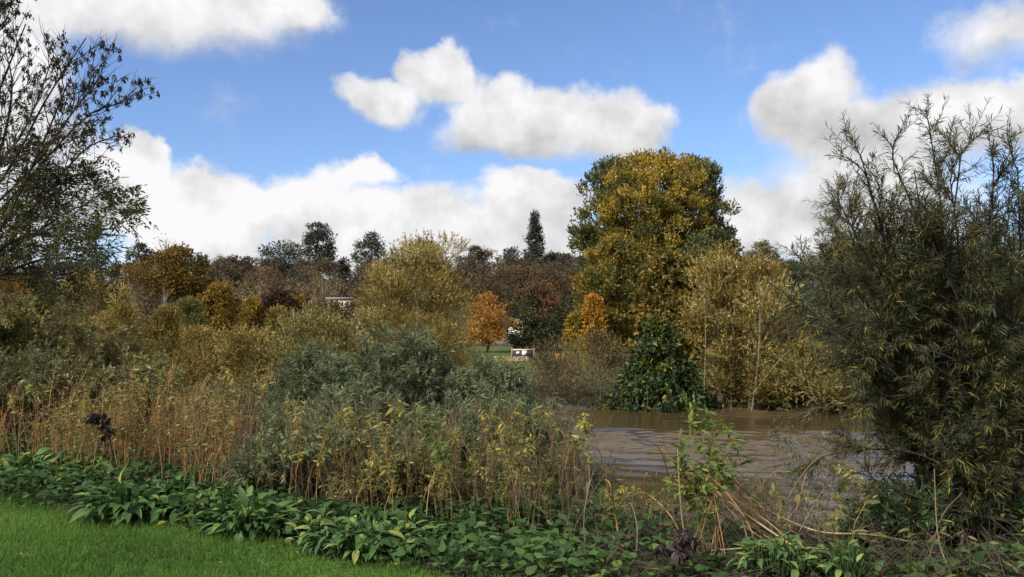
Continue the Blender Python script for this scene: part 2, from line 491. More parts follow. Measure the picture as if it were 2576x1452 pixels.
# ------------------------------------------------------------------ ground, lawn, river
def grid_sheet(name, xs, ys, zfun, mat, keep=None, kind='structure'):
    X, Y = np.meshgrid(xs, ys)
    v = np.stack([X, Y, zfun(X, Y)], -1).reshape(-1, 3)
    nx, ny = len(xs), len(ys)
    i, j = np.meshgrid(np.arange(ny - 1), np.arange(nx - 1), indexing='ij')
    q = np.stack([i * nx + j, i * nx + j + 1, (i + 1) * nx + j + 1, (i + 1) * nx + j], -1).reshape(-1, 4)
    if keep is not None: q = q[keep(v[q].mean(1))]
    mb = MB(); mb.add(v, q, np.full(len(q), 4))
    return tag(mb.build(name, mat, smooth=True), kind=kind)


xs = np.unique(np.concatenate([np.linspace(-900, -40, 44), np.linspace(-40, 40, 161), np.linspace(40, 900, 44)]))
ys = np.unique(np.concatenate([np.linspace(-40, 0, 14), np.linspace(0, 60, 121), np.linspace(60, 480, 106), np.linspace(480, 1600, 20)]))
grid_sheet('ground', xs, ys, gz, ground_material())


def lawn_edge(x, y):
    return near_dist(x, y) - 0.10 * np.sin(x * 2.1 + .6) - 0.06 * np.sin(x * 5.3) - .05 * np.sin(x * 11 + y * 7)


grid_sheet('lawn', np.linspace(-30, 12, 211), np.linspace(-15, 25, 201), lambda x, y: gz(x, y) + 0.006, MATS['lawn_turf'],
           keep=lambda c: lawn_edge(c[:, 0], c[:, 1]) < 0.05)


def river():
    d, n = np.array((.89, -.456)), np.array((.456, .89))
    c = np.array((6.0, 27.0))
    u = np.unique(np.concatenate([np.linspace(-260, -42, 30), np.linspace(-42, 34, 560), np.linspace(34, 260, 30)]))
    v = np.unique(np.concatenate([np.linspace(-24, -19, 8), np.linspace(-19, 19, 420), np.linspace(19, 27, 8)]))
    U, V = np.meshgrid(u, v)
    r = np.random.default_rng(77)
    patch = np.zeros_like(U)
    for k in range(9):
        a, b, ph = r.normal(0, .16), r.normal(0, .5), r.uniform(0, 6.28)
        patch += np.sin(a * U + b * V + ph + .8 * np.sin(.23 * U + .11 * V + k))
    patch = smoothstep((patch / 3 - .10) / .7)
    h = np.zeros_like(U)
    for k in range(46):
        lam = .27 * (5.0 ** r.uniform(0, 1)); th = r.normal(-.25, .32); kk = 6.283 / lam
        ph = r.uniform(0, 6.28) + 1.4 * np.sin(r.normal(0, .5) * U + r.normal(0, .7) * V + r.uniform(0, 6))
        h += lam * np.sin(kk * (np.sin(th) * U + np.cos(th) * V) + ph) * (.12 + 2.4 * patch if lam < 1 else .3 + .7 * patch)
    h *= .0062
    i, j = np.meshgrid(np.arange(len(v) - 1), np.arange(len(u) - 1), indexing='ij')
    nx = len(u)
    q = np.stack([i * nx + j, i * nx + j + 1, (i + 1) * nx + j + 1, (i + 1) * nx + j], -1).reshape(-1, 4)
    mb = MB(); mb.add(np.stack([U, V, h], -1), q, np.full(len(q), 4))
    o = mb.build('river', water_material(), smooth=True)
    o.location = (c[0], c[1], -1.6); o.rotation_euler = (0, 0, math.atan2(d[1], d[0]))
    tag(o, kind='structure')


river()

# ------------------------------------------------------------------ trees of the far bank, the meadow and the hill
PROF = {
    'round': ([0, .1, .3, .55, .8, .93, 1], [.45, .75, .97, 1, .78, .45, .08]),
    'dome': ([0, .15, .4, .65, .85, .95, 1], [.85, 1, 1, .9, .62, .36, .05]),
    'cone': ([0, .08, .3, .6, .85, 1], [.75, 1, .78, .45, .2, .03]),
    'spire': ([0, .1, .35, .6, .8, .93, 1], [1, .95, .85, .66, .45, .25, .06]),
    'column': ([0, .15, .5, .8, .92, 1], [.8, .95, 1, .8, .5, .1]),
    'flat': ([0, .3, .6, .85, 1], [.35, .8, 1, .95, .55]),
    'bush': ([0, .2, .5, .8, 1], [1, 1, .92, .66, .2]),
    'full': ([0, .2, .55, .75, .88, .96, 1], [.8, .95, 1, .93, .78, .58, .25]),
    'vase': ([0, .25, .6, .85, 1], [.35, .65, .95, 1, .5]),
}


def crown_arrays(cx, cy, z0, z1, rx, ry, prof, rng, K, per, rc, up, twig, leaf_n, shell=.55, lean=0.0, fill=1.0):
    """cluster centres through the crown's volume, twigs out of each cluster, leaf positions along each twig"""
    hp, rp = PROF[prof]
    h = rng.uniform(0, 1, K * 3)
    r = np.interp(h, hp, rp)
    keep = rng.uniform(0, 1, len(h)) < (0.25 + 0.75 * r)
    h, r = h[keep][:K], r[keep][:K]
    a = rng.uniform(0, 2 * math.pi, len(h))
    f = rng.uniform(0, 1, len(h)) ** shell
    rcx = rc * rng.uniform(.65, 1.35, len(h))
    wob = 1 + 0.13 * np.sin(a * 3 + h * 7 + rng.uniform(0, 6)) + 0.08 * np.sin(a * 5 - h * 11)
    rr = np.maximum(r * wob - rc / max(rx, ry) * .25, 0.02) * f
    z = z0 + (z1 - z0) * h
    z = np.minimum(z, z1 - rc * .3)
    C = np.stack([cx + lean * h + rr * np.cos(a) * rx, cy + rr * np.sin(a) * ry, z], 1)
    n = K * per
    ci = rng.integers(0, len(C), n)
    b = nrm(rng.normal(size=(n, 3))); rad = rng.uniform(0, 1, n) ** .5
    p = C[ci] + b * (rad * rcx[ci])[:, None] * np.array((1, 1, .8))
    ctr = np.array((cx, cy, (z0 + z1) / 2))
    d = nrm(b * .7 + nrm(p - ctr) * .5 + UP * up + rng.normal(size=(n, 3)) * .35)
    return C, ci, p, d


def tree(name, label, cat, box, Y, prof, mat, group=None, bark='dark_bark', K=60, per=14, leaf_n=5, leaf=.3, lw=.45, rc=.12, up=.3,
         twig=.6, seed=1, tint=.45, cvar=.22, lvar=.18, hgrad=0.0, depth=.9, base=None, trunk=None, limbs=14, tpl='leaf', shell=.55, jit=.6,
         bare=0, lean=0.0, stems=(), sr=.05, fr=.75, droop=0.0, clear=0.0, parts=True):
    """box = left, right, top, bottom of the crown as seen; all sizes become metres at distance Y"""
    rng = np.random.default_rng(seed)
    x0, x1, y0, y1 = box
    A, B = P(x0, y1, Y), P(x1, y0, Y)
    cx, rx = (A[0] + B[0]) / 2, (B[0] - A[0]) / 2
    z0, z1 = A[2], B[2]
    bx = cx if base is None else P(base, y1, Y)[0]
    g = float(gz(bx, Y))
    z0 = max(z0, g + .05)
    H = z1 - g
    rt = trunk if trunk else 0.02 * H + .05
    R = empty(name, (bx, Y, g), label, cat, group)
    C, ci, p, d = crown_arrays(cx, Y, z0, z1, rx, rx * depth, prof, rng, K, per, rc * 2 * rx, up, twig, leaf_n, shell)
    n = len(p)
    u = rng.uniform(0, 1, (n, leaf_n))
    lp = p[:, None] + d[:, None] * (u * twig)[..., None] - UP * (droop * u * u * twig)[..., None]
    ld = nrm(d[:, None] + rng.normal(size=(n, leaf_n, 3)) * jit - UP * droop)
    ln = nrm(rng.normal(size=(n, leaf_n, 3)) + UP * .7 + d[:, None] * .3)
    ct = rng.normal(0, cvar, len(C)) + hgrad * ((C[:, 2] - z0) / (z1 - z0) - .5)
    t = np.clip(tint + ct[ci][:, None] + rng.normal(0, lvar, (n, leaf_n)), 0, 1)
    L = leaf * rng.uniform(.65, 1.3, (n, leaf_n))
    mb = MB()
    mb.leaves(lp.reshape(-1, 3), ld.reshape(-1, 3), ln.reshape(-1, 3), L.ravel(), L.ravel() * lw, tpl, t.ravel())
    mb.build('crown', MATS[mat], R)
    # trunk, limbs into the crown, and the bare twigs that stick out
    tb = MB()
    zt = z0 + (z1 - z0) * .7
    tr = curve([(bx, Y, g - .3), (bx + .02 * H * rng.normal(), Y, g + (zt - g) * .35), ((bx + cx) / 2 + .03 * H * rng.normal(), Y, g + (zt - g) * .7), (cx, Y, zt)], 10)
    tb.tubes(tr[None], rt, rt * .2, 7)
    for q in stems:
        tb.tubes(curve([P(x, y, Y - rx * depth * fr) for x, y in q], 8)[None], sr, sr * .4, 8)
    k = min(limbs, len(C))
    if k:
        sel = rng.choice(len(C), k, replace=False)
        tt = np.clip((C[sel][:, 2] - g) / max(zt - g, .1) * rng.uniform(.35, .75, k), .12, .95)
        s, _ = along(np.repeat(tr[None], k, 0), tt[:, None]); s = s[:, 0]
        lim = np.stack([s + (C[sel] - s) * f + UP * (math.sin(f * math.pi) * .05 * H) + rng.normal(size=(k, 3)) * .012 * H * (f > 0) for f in np.linspace(0, 1, 6)], 1)
        tb.tubes(lim, rt * .34 * (1 - .6 * tt), rt * .05, 5)
        if bare:
            b1, _ = grow(lim, bare, (z1 - z0) * .22, .5, rng, 5, .35, 1.0, up=.45, wob=.15)
            tb.tubes(b1, rt * .09, rt * .025, 3)
            b2, _ = grow(b1, 4, (z1 - z0) * .10, .5, rng, 4, .2, 1.0, up=.35, wob=.15)
            tb.tubes(b2, rt * .04, rt * .015, 3)
    tb.build('trunk', MATS[bark], R)
    return R


def woodland(name, spec, seed):
    """a far wood seen as one mass: many crowns in one sheet of foliage"""
    rng = np.random.default_rng(seed)
    mb = MB(); tb = MB()
    for (x0, x1, Y0, Y1, n, hmin, hmax, tmean) in spec:
        for _ in range(n):
            Y = rng.uniform(Y0, Y1); dx = rng.uniform(x0, x1)
            x = (dx - 1288) / F * Y; g = float(gz(x, Y))
            H = rng.uniform(hmin, hmax); r = H * rng.uniform(.32, .5)
            C, ci, p, d = crown_arrays(x, Y, g + H * .12, g + H, r, r, 'dome' if rng.random() < .7 else 'round', rng, 26, 11, r * .3, .5, 1.2, 3)
            m = len(p)
            u = rng.uniform(0, 1, (m, 3))
            lp = p[:, None] + d[:, None] * (u * 1.2)[..., None]
            ld = nrm(d[:, None] + rng.normal(size=(m, 3, 3)) * .5); ln = nrm(rng.normal(size=(m, 3, 3)) + UP * .5)
            base = np.clip(rng.normal(tmean, .17), .03, .95)
            t = np.clip(base + rng.normal(0, .09, len(C))[ci][:, None] + rng.normal(0, .08, (m, 3)), 0, 1)
            L = rng.uniform(.55, 1.15, (m, 3))
            mb.leaves(lp.reshape(-1, 3), ld.reshape(-1, 3), ln.reshape(-1, 3), L.ravel(), L.ravel() * .4, 'leaf', t.ravel())
            tp = np.array([(x, Y, g - .5), (x + rng.normal() * .3, Y, g + H * .45), (x + rng.normal() * .5, Y, g + H * .8)])
            mb.tubes(tp[None], .22, .06, 4, tint=.35)
            tw = np.stack([np.repeat(tp[None, 1], 7, 0), np.repeat(tp[None, 1], 7, 0) + np.stack([rng.normal(0, r * .3, 7), rng.normal(0, r * .3, 7), rng.uniform(.2, .35, 7) * H], 1),
                           np.repeat(tp[None, 1], 7, 0) + np.stack([rng.normal(0, r * .55, 7), rng.normal(0, r * .55, 7), rng.uniform(.42, .6, 7) * H], 1)], 1)
            mb.tubes(tw, .09, .03, 3, tint=.4)
    tag(mb.build(name, MATS['woodland_leaf']), 'brown autumn wood covering the far hillside', 'woodland', kind='stuff')


woodland('woodland', [
    (480, 960, 200, 250, 44, 8, 12, .62), (480, 960, 250, 330, 46, 7, 11, .5), (400, 1000, 330, 420, 55, 6, 9.5, .38),
    (-400, 520, 200, 300, 60, 8, 12, .45), (-400, 520, 300, 420, 60, 7, 10, .38),
    (1000, 1500, 250, 330, 45, 8, 11, .38), (1000, 1900, 330, 425, 80, 6, 9.5, .33),
    (1450, 2200, 200, 300, 60, 7, 10, .35), (1800, 2300, 300, 425, 60, 7.5, 10.5, .35), (2200, 3000, 220, 420, 70, 8, 12, .35),
], 11)

SK = 'trees along the skyline of the hill'
FBK = 'trees and bushes on the far river bank'
MD = 'trees round the meadow beyond the river'
far = dict(K=80, per=26, leaf_n=4, leaf=.75, lw=.45, twig=1.0)
tree('skyline_tree', 'dark domed cedar left of the tall blunt conifer on the skyline', 'tree', (648, 778, 614, 690), 380, 'flat', 'evergreen_leaf', SK, seed=21, tint=.55, **far)
tree('skyline_tree', 'tall dark blunt-topped conifer rising highest left of the yellow willow', 'tree', (758, 848, 566, 690), 375, 'full', 'evergreen_leaf', SK, seed=22, **{**far, 'K': 130, 'tint': .4})
tree('skyline_tree', 'dark uneven tree on the skyline just behind the left shoulder of the yellow willow', 'tree', (884, 985, 590, 690), 380, 'round', 'evergreen_leaf', SK, seed=23, tint=.4, bare=2, **far)
tree('skyline_tree', 'dark tree top showing behind the wispy crown of the yellow willow', 'tree', (1030, 1112, 608, 690), 385, 'flat', 'evergreen_leaf', SK, seed=24, tint=.42, **far)
tree('skyline_tree', 'low brown twiggy tree on the skyline right of the yellow willow', 'tree', (1172, 1246, 624, 700), 385, 'vase', 'dark_oak_leaf', SK, seed=25, tint=.3, bare=4, **far)
tree('skyline_tree', 'dark spreading cedar just left of the slender skyline conifer', 'tree', (1250, 1330, 626, 700), 380, 'flat', 'evergreen_leaf', SK, seed=26, tint=.4, **{**far, 'K': 36})
tree('skyline_conifer', 'slender pointed dark conifer standing alone above the skyline', 'tree', (1318, 1374, 537, 700), 370, 'spire', 'evergreen_leaf', SK, seed=27, rc=.16, depth=1, up=-.2, **{**far, 'K': 130, 'tint': .3})
tree('skyline_tree', 'small dark tree between the slender conifer and the big poplar', 'tree', (1372, 1442, 644, 700), 385, 'flat', 'evergreen_leaf', SK, seed=28, tint=.4, **far)
tree('skyline_tree', 'dark round tree on the skyline beside the ash tree foliage', 'tree', (318, 392, 618, 690), 370, 'round', 'evergreen_leaf', SK, seed=29, tint=.5, **far)
tree('skyline_tree', 'low grey twiggy tree on the skyline left of the domed cedar', 'tree', (545, 655, 655, 700), 370, 'flat', 'dark_oak_leaf', SK, seed=30, tint=.3, bare=4, **far)
tree('skyline_tree', 'pale green tree on the skyline right of the big poplar', 'tree', (1882, 1962, 612, 690), 390, 'dome', 'olive_willow_leaf', SK, seed=31, tint=.15, **far)
tree('skyline_tree', 'bare brown twiggy tree on the skyline above the right wood', 'tree', (1972, 2062, 604, 700), 390, 'vase', 'dark_oak_leaf', SK, seed=32, tint=.15, bare=7, **{**far, 'K': 30, 'per': 8})
tree('skyline_tree', 'flat-topped dark cedar on the skyline beside the right hand willow', 'tree', (2066, 2150, 605, 680), 390, 'flat', 'evergreen_leaf', SK, seed=33, tint=.2, **far)
for i, (b, Y, tn, lab) in enumerate([
        ((1185, 1290, 672, 775), 235, .45, 'brown rounded oak in the hillside row, beside the yellow willow'),
        ((1262, 1355, 668, 775), 240, .6, 'rusty rounded oak in the hillside row, under the slender conifer'),
        ((1330, 1418, 670, 775), 236, .55, 'rusty brown oak in the hillside row, second from the poplar'),
        ((1398, 1480, 682, 780), 238, .4, 'dark brown oak in the hillside row touching the poplar')]):
    tree('oak_tree', lab, 'tree', b, Y, 'dome', 'dark_oak_leaf', 'oaks in a row on the hillside', seed=40 + i, tint=tn, hgrad=.35, K=70, per=16, leaf_n=4, leaf=.55, twig=.8, rc=.13)
tree('oak_tree', 'brown oak below the right hand ridge beside the dark conifer', 'tree', (1880, 2010, 650, 780), 240, 'dome', 'dark_oak_leaf', MD, seed=45, tint=.3, K=70, per=16, leaf_n=4, leaf=.55, twig=.8, bare=2)
tree('birch_tree', 'thin bare birch with white stem in the brown hillside wood', 'tree', (770, 850, 668, 780), 190, 'vase', 'dark_oak_leaf', MD, bark='pale_bark', seed=46, tint=.6, K=26, per=8, leaf_n=3, leaf=.4, bare=4, base=800)
tree('birch_tree', 'russet twiggy birch left of the dark copper beech', 'tree', (600, 720, 668, 790), 185, 'round', 'dark_oak_leaf', MD, bark='pale_bark', seed=47, tint=.85, K=40, per=12, leaf_n=4, leaf=.4, bare=3)

mid = dict(K=110, per=24, leaf_n=5, leaf=.30, lw=.45, twig=.55)
tree('oak_tree', 'bronze oak with a bare grey trunk and forked limb', 'tree', (345, 538, 632, 732), 95, 'dome', 'oak_leaf', MD, bark='grey_bark', base=417, seed=51, trunk=.12, sr=.34, fr=.3, stems=[[(417, 880), (419, 815), (416, 760), (413, 715), (406, 670)], [(417, 762), (430, 728), (455, 708), (492, 690)]], limbs=22, bare=2, hgrad=.1, K=130, per=26, leaf_n=5, leaf=.3, twig=.55, rc=.09)
tree('evergreen_tree', 'dark evergreen behind the limb of the bronze oak', 'tree', (448, 552, 650, 840), 99, 'column', 'evergreen_leaf', MD, seed=52, tint=.3, **mid)
tree('dead_tree', 'leafless dead tree top poking up above the bronze oak', 'tree', (380, 450, 600, 660), 99, 'vase', 'oak_leaf', MD, bark='grey_bark', seed=53, K=14, per=2, leaf_n=2, leaf=.25, bare=8, trunk=.2)
tree('golden_tree', 'small golden tree right of the bronze oak', 'tree', (498, 598, 724, 850), 86, 'round', 'oak_leaf', MD, seed=54, tint=.8, **mid)
tree('copper_beech', 'dark purple copper beech with a rounded crown', 'tree', (632, 758, 734, 862), 110, 'dome', 'copper_leaf', MD, seed=55, tint=.4, **mid)
tree('orange_tree', 'orange brown shrub left of the copper beech', 'shrub', (592, 668, 752, 862), 108, 'round', 'gold_leaf', MD, seed=56, tint=.3, **{**mid, 'K': 40})
tree('orange_tree', 'small orange shrub right of the copper beech', 'shrub', (730, 780, 752, 850), 112, 'round', 'gold_leaf', MD, seed=57, tint=.35, **{**mid, 'K': 30})
tree('dark_shrub', 'very dark shrub under the golden tree', 'shrub', (440, 660, 790, 900), 118, 'bush', 'evergreen_leaf', MD, seed=58, tint=.15, **{**mid, 'K': 90})
tree('brown_shrub', 'dull brown shrub in front of the long cream cabin', 'shrub', (752, 905, 768, 880), 110, 'bush', 'brown_leaf', MD, seed=59, tint=.5, **mid)
for i, (b, Y, lab) in enumerate([((560, 660, 768, 860), 128, 'brown shrub in front of the left cream cabin'), ((770, 850, 765, 860), 130, 'brown shrub in front of the left half of the long cabin'),
                                ((835, 930, 769, 870), 132, 'brown shrub in front of the right half of the long cabin'), ((700, 800, 745, 850), 134, 'taller brown shrub between the two cream cabins')]):
    tree('brown_shrub', lab, 'shrub', b, Y, 'bush', 'dark_oak_leaf', MD, seed=160 + i, tint=.5, **mid)
tree('orange_tree', 'bright orange rounded tree by the meadow fence', 'tree', (1158, 1290, 748, 856), 132, 'dome', 'orange_leaf', MD, seed=60, tint=.5, cvar=.28, K=90, per=24, leaf_n=5, leaf=.34, twig=.6)
tree('dark_tree', 'dark green tree with a reddish top in front of the white house', 'tree', (1268, 1446, 722, 866), 140, 'dome', 'red_top_leaf', MD, seed=61, tint=.42, hgrad=.55, K=170, per=26, leaf_n=5, leaf=.36, twig=.6)
tree('dark_shrub', 'dark green shrub close in front of the white house', 'shrub', (1268, 1366, 788, 862), 138, 'bush', 'green_bush_leaf', MD, seed=65, tint=.1, **{**mid, 'K': 36})
tree('gold_tree', 'small golden orange tree under the poplar edge', 'tree', (1446, 1536, 750, 880), 84, 'cone', 'gold_leaf', MD, seed=62, tint=.6, hgrad=.5, **mid)
tree('gold_tree', 'low yellow shrub left of the golden orange tree', 'shrub', (1424, 1480, 796, 880), 84.5, 'round', 'gold_leaf', MD, seed=63, tint=.35, **{**mid, 'K': 30})

pop = dict(K=300, per=30, leaf_n=8, leaf=.27, lw=.62, twig=.8, up=.9, rc=.075, jit=.5)
tree('poplar_tree', 'huge yellow poplar, broad domed crown against the sky', 'tree', (1492, 1798, 400, 900), 95, 'full', 'poplar_yellow_leaf', MD, seed=71, tint=.40, cvar=.26, hgrad=.5, limbs=40, **{**pop, 'K': 330, 'per': 40, 'rc': .07})
tree('poplar_tree', 'grey green poplar behind the left side of the yellow one', 'tree', (1446, 1660, 410, 820), 101, 'full', 'poplar_green_leaf', MD, seed=72, tint=.45, limbs=30, **pop)
tree('poplar_tree', 'green poplar behind the right side of the yellow one', 'tree', (1640, 1850, 412, 860), 101, 'full', 'poplar_green_leaf', MD, seed=73, tint=.42, limbs=30, **pop)
tree('poplar_tree', 'olive lower poplar in front of the huge yellow one', 'tree', (1446, 1640, 610, 880), 88, 'dome', 'poplar_yellow_leaf', MD, seed=74, tint=.3, **{**pop, 'K': 110})
tree('green_tree', 'dark green tree under the right side of the poplars', 'tree', (1690, 1895, 590, 880), 86, 'dome', 'poplar_green_leaf', MD, seed=75, tint=.5, **{**pop, 'K': 110})
tree('yew_tree', 'dark narrow evergreen between the far willows and the ridge', 'tree', (1958, 2040, 672, 860), 90, 'column', 'evergreen_leaf', MD, seed=76, tint=.35, **mid)

wil = dict(leaf=.19, lw=.24, twig=.7, up=.9, jit=.35, leaf_n=11, rc=.085)
tree('willow_tree', 'large yellow willow with wispy upright crown on the far bank', 'tree', (888, 1195, 636, 960), 55, 'column', 'yellow_willow_leaf', FBK, bark='pale_bark', seed=81, tint=.5, limbs=40, cvar=.26, K=220, per=56, **{**wil, 'leaf_n': 7})
tree('willow_tree', 'thin silvery willow whips rising through the yellow willow top', 'tree', (990, 1180, 604, 710), 57, 'vase', 'yellow_willow_leaf', FBK, bark='pale_bark', seed=82, tint=.55, K=34, per=10, limbs=20, bare=2, **wil)
tree('chestnut_tree', 'dark green chestnut hanging over the water on the far bank', 'tree', (1520, 1790, 806, 1042), 38.8, 'cone', 'chestnut_leaf', FBK, seed=83, tint=.45, K=150, per=16, leaf_n=6, leaf=.25, lw=.42, twig=.2, up=-.1, jit=.9, droop=.5, rc=.10, shell=.4, cvar=.25)
tree('chestnut_tree', 'tall russet green chestnut column in front of the poplars', 'tree', (1606, 1764, 634, 870), 41, 'column', 'chestnut_top_leaf', FBK, seed=84, tint=.38, K=120, per=14, leaf_n=6, leaf=.26, lw=.42, twig=.2, up=-.1, jit=.9, droop=.4, rc=.13)
tree('willow_tree', 'silvery yellow willow on the far bank right beside the chestnut', 'tree', (1712, 1912, 644, 1040), 39.2, 'dome', 'yellow_willow_leaf', FBK, bark='pale_bark', seed=85, tint=.36, cvar=.3, hgrad=.5, K=150, per=15, limbs=30, sr=.032, stems=[[(1770, 1035), (1775, 860), (1772, 700)], [(1840, 1035), (1838, 880), (1850, 760)]], **wil)
tree('willow_tree', 'pale tipped willow with a leaning pale stem at the water', 'tree', (1812, 2034, 676, 1044), 38.0, 'dome', 'yellow_willow_leaf', FBK, bark='pale_bark', base=1890, seed=86, tint=.42, cvar=.28, hgrad=.5, K=140, per=14, limbs=30, sr=.034, stems=[[(1890, 1040), (1908, 900), (1912, 780), (1905, 710)], [(1900, 985), (1940, 930), (1985, 880)]], **wil)
tree('willow_bush', 'low yellow olive bush at the waterline right of the leaning stem', 'bush', (1915, 2170, 900, 1052), 37.2, 'bush', 'olive_willow_leaf', FBK, seed=87, tint=.75, K=80, per=18, **wil)
tree('willow_bush', 'low olive bush at the far waterline behind the right willow', 'bush', (2090, 2330, 900, 1056), 36.2, 'bush', 'olive_willow_leaf', FBK, seed=88, tint=.6, K=80, per=18, **wil)
tree('willow_tree', 'soft grey green willow on the far bank behind the right willow', 'tree', (1995, 2230, 636, 1000), 47, 'dome', 'grey_willow_leaf', FBK, seed=89, tint=.45, K=150, per=22, **{**wil, 'up': .1, 'droop': .5})
tree('willow_tree', 'grey green far bank willow at the edge behind the right willow', 'tree', (2200, 2640, 640, 1040), 45, 'dome', 'grey_willow_leaf', FBK, seed=90, tint=.35, K=150, per=18, **wil)
for i, (b, Y, mt, tn, lab) in enumerate([
        ((1318, 1460, 880, 1022), 41.7, 'brown_leaf', .5, 'brown twiggy bush overhanging the water left of the chestnut'),
        ((1425, 1590, 862, 1030), 40.8, 'brown_leaf', .42, 'dark brown twiggy bush between the brown bush and the chestnut'),
        ((1370, 1610, 862, 950), 52, 'golden_bush_leaf', .3, 'low russet scrub in front of the golden orange tree'),
        ((1180, 1345, 930, 1016), 43.5, 'olive_willow_leaf', .3, 'low dull green bush at the far water behind the osiers')]):
    tree('bank_bush', lab, 'bush', b, Y, 'bush', mt, FBK, bark='grey_bark', seed=100 + i, tint=tn, K=60, per=14, bare=4, limbs=26, trunk=.05, **{**wil, 'leaf': .15, 'leaf_n': 6})
for i, (b, Y, pr, mt, tn, lab) in enumerate([
        ((395, 600, 846, 1010), 50, 'bush', 'golden_bush_leaf', .45, 'golden willow bush on the far bank nearest the oak trunk'),
        ((520, 735, 840, 1000), 49, 'bush', 'golden_bush_leaf', .5, 'golden willow bush on the far bank right of the white post'),
        ((668, 915, 790, 1000), 47, 'dome', 'olive_willow_leaf', .55, 'olive willow bush in front of the yellow willow'),
        ((662, 735, 800, 900), 51, 'cone', 'yellow_willow_leaf', .3, 'small pointed pale willow in front of the copper beech'),
        ((235, 365, 738, 930), 52, 'spire', 'yellow_willow_leaf', .7, 'pale yellow willow on the far bank left of the green bush'),
        ((355, 475, 792, 940), 57, 'bush', 'yellow_willow_leaf', .3, 'low yellow green bush hiding the foot of the oak trunk'),
        ((432, 518, 772, 900), 60, 'round', 'green_bush_leaf', .5, 'bushy green tree in front of the oak trunk'),
        ((80, 330, 690, 930), 58, 'dome', 'yellow_willow_leaf', .5, 'dull yellow willow on the far bank behind the ash'),
        ((-160, 160, 640, 940), 54, 'dome', 'oak_leaf', .55, 'dull bronze tree at the left edge of the far bank'),
        ((-60, 330, 830, 1010), 46, 'bush', 'olive_willow_leaf', .35, 'low olive willows lining the left part of the far bank')]):
    tree('willow_bush', lab, 'bush', b, Y, pr, mt, FBK, bark='pale_bark', seed=110 + i, tint=tn, K=100, per=20, **wil)

# ------------------------------------------------------------------ buildings and small things beyond the river
def ground_root(name, dx, Y, label, cat, group=None):
    x = (dx - 1288) / F * Y
    return empty(name, (x, Y, float(gz(x, Y))), label, cat, group)


def house():
    Y = 185
    R = ground_root('house', 1312, Y, 'white rendered house half hidden behind the dark reddish tree', 'house')
    x, y, g = R.location
    z1 = P(1312, 812, Y)[2]; zr = P(1312, 784, Y)[2]
    W, D = 5.6, 6.0
    mb = MB(); mb.box((x, y, (g - .5 + z1) / 2), (W, D, z1 - g + .5))
    gab = [(x - W / 2, y - D / 2, z1), (x + W / 2, y - D / 2, z1), (x, y - D / 2, zr), (x - W / 2, y + D / 2, z1), (x + W / 2, y + D / 2, z1), (x, y + D / 2, zr)]
    mb.add(gab, [0, 1, 2, 3, 5, 4], [3, 3])
    mb.build('wall', MATS['painted_white'], R)
    rf = MB()
    for s in (-1, 1):
        e = np.array((s * (W / 2 + .4), 0, z1 - .25)); t = np.array((0, 0, zr + .18))
        v = []
        for yy in (y - D / 2 - .3, y + D / 2 + .3):
            for q in (e, t):
                for dz in (0, .16): v.append((x + q[0], yy, q[2] + dz))
        rf.add(v, [0, 1, 3, 2, 4, 6, 7, 5, 0, 4, 5, 1, 2, 3, 7, 6, 0, 2, 6, 4, 1, 5, 7, 3], [4] * 6)
    roof = rf.build('roof', MATS['grey_roof'], R)
    cb = MB(); cb.box((x + 2, y + .5, zr + .2), (.7, .7, 1.6)); c = cb.build('chimney', MATS['stone_tan'], roof, origin=np.array(R.location))
    for wx in (-2.2, 1.4):
        for wz in (1.3, 4.0):
            w = MB(); w.box((x + wx, y - D / 2 - .01, g + wz + .4), (1.1, .08, 1.2)); w.build('window', MATS['window_glass'], R)


def cabin(dx0, dx1, ytop, ybot, Y, label):
    A, B = P(dx0, ybot, Y), P(dx1, ytop, Y)
    cx = (A[0] + B[0]) / 2; W = B[0] - A[0]
    g = float(gz(cx, Y))
    R = empty('cabin', (cx, Y, g), label, 'cabin', 'cream cabins at the foot of the hill')
    mb = MB(); mb.box((cx, Y, (g + B[2] - .35) / 2), (W, 3.2, B[2] - .35 - g)); mb.build('wall', MATS['cream_panel'], R)
    rb = MB(); rb.box((cx, Y, B[2] - .15), (W + .5, 3.8, .38)); rb.build('roof', MATS['grey_roof'], R)
    for k in range(4):
        w = MB(); w.box((cx + W * (-.36 + .24 * k), Y - 1.62, B[2] - 1.15), (W * .12, .06, .8)); w.build('window', MATS['window_glass'], R)


def fence():
    Y = 165
    R = ground_root('wooden_fence', 1250, Y, 'grey wooden fence along the top of the meadow by the orange tree', 'fence')
    x0, x1 = P(1140, 860, Y)[0], P(1360, 860, Y)[0]
    pn = MB()
    for x in np.arange(x0, x1, .16):
        g = float(gz(x, Y)); pn.box((x, Y, g + .62), (.13, .03, 1.0), tint=None)
    pn.build('panel', MATS['fence_wood'], R)
    rl = MB(); g = float(gz((x0 + x1) / 2, Y)); rl.box(((x0 + x1) / 2, Y - .06, g + 1.2), (x1 - x0, .1, .1)); rl.build('rail', MATS['painted_white'] if False else MATS['fence_wood'], R)
    for x in np.linspace(x0, x1, 8):
        p = MB(); p.box((x, Y - .12, float(gz(x, Y)) + .65), (.14, .12, 1.4)); p.build('post', MATS['fence_wood'], R)


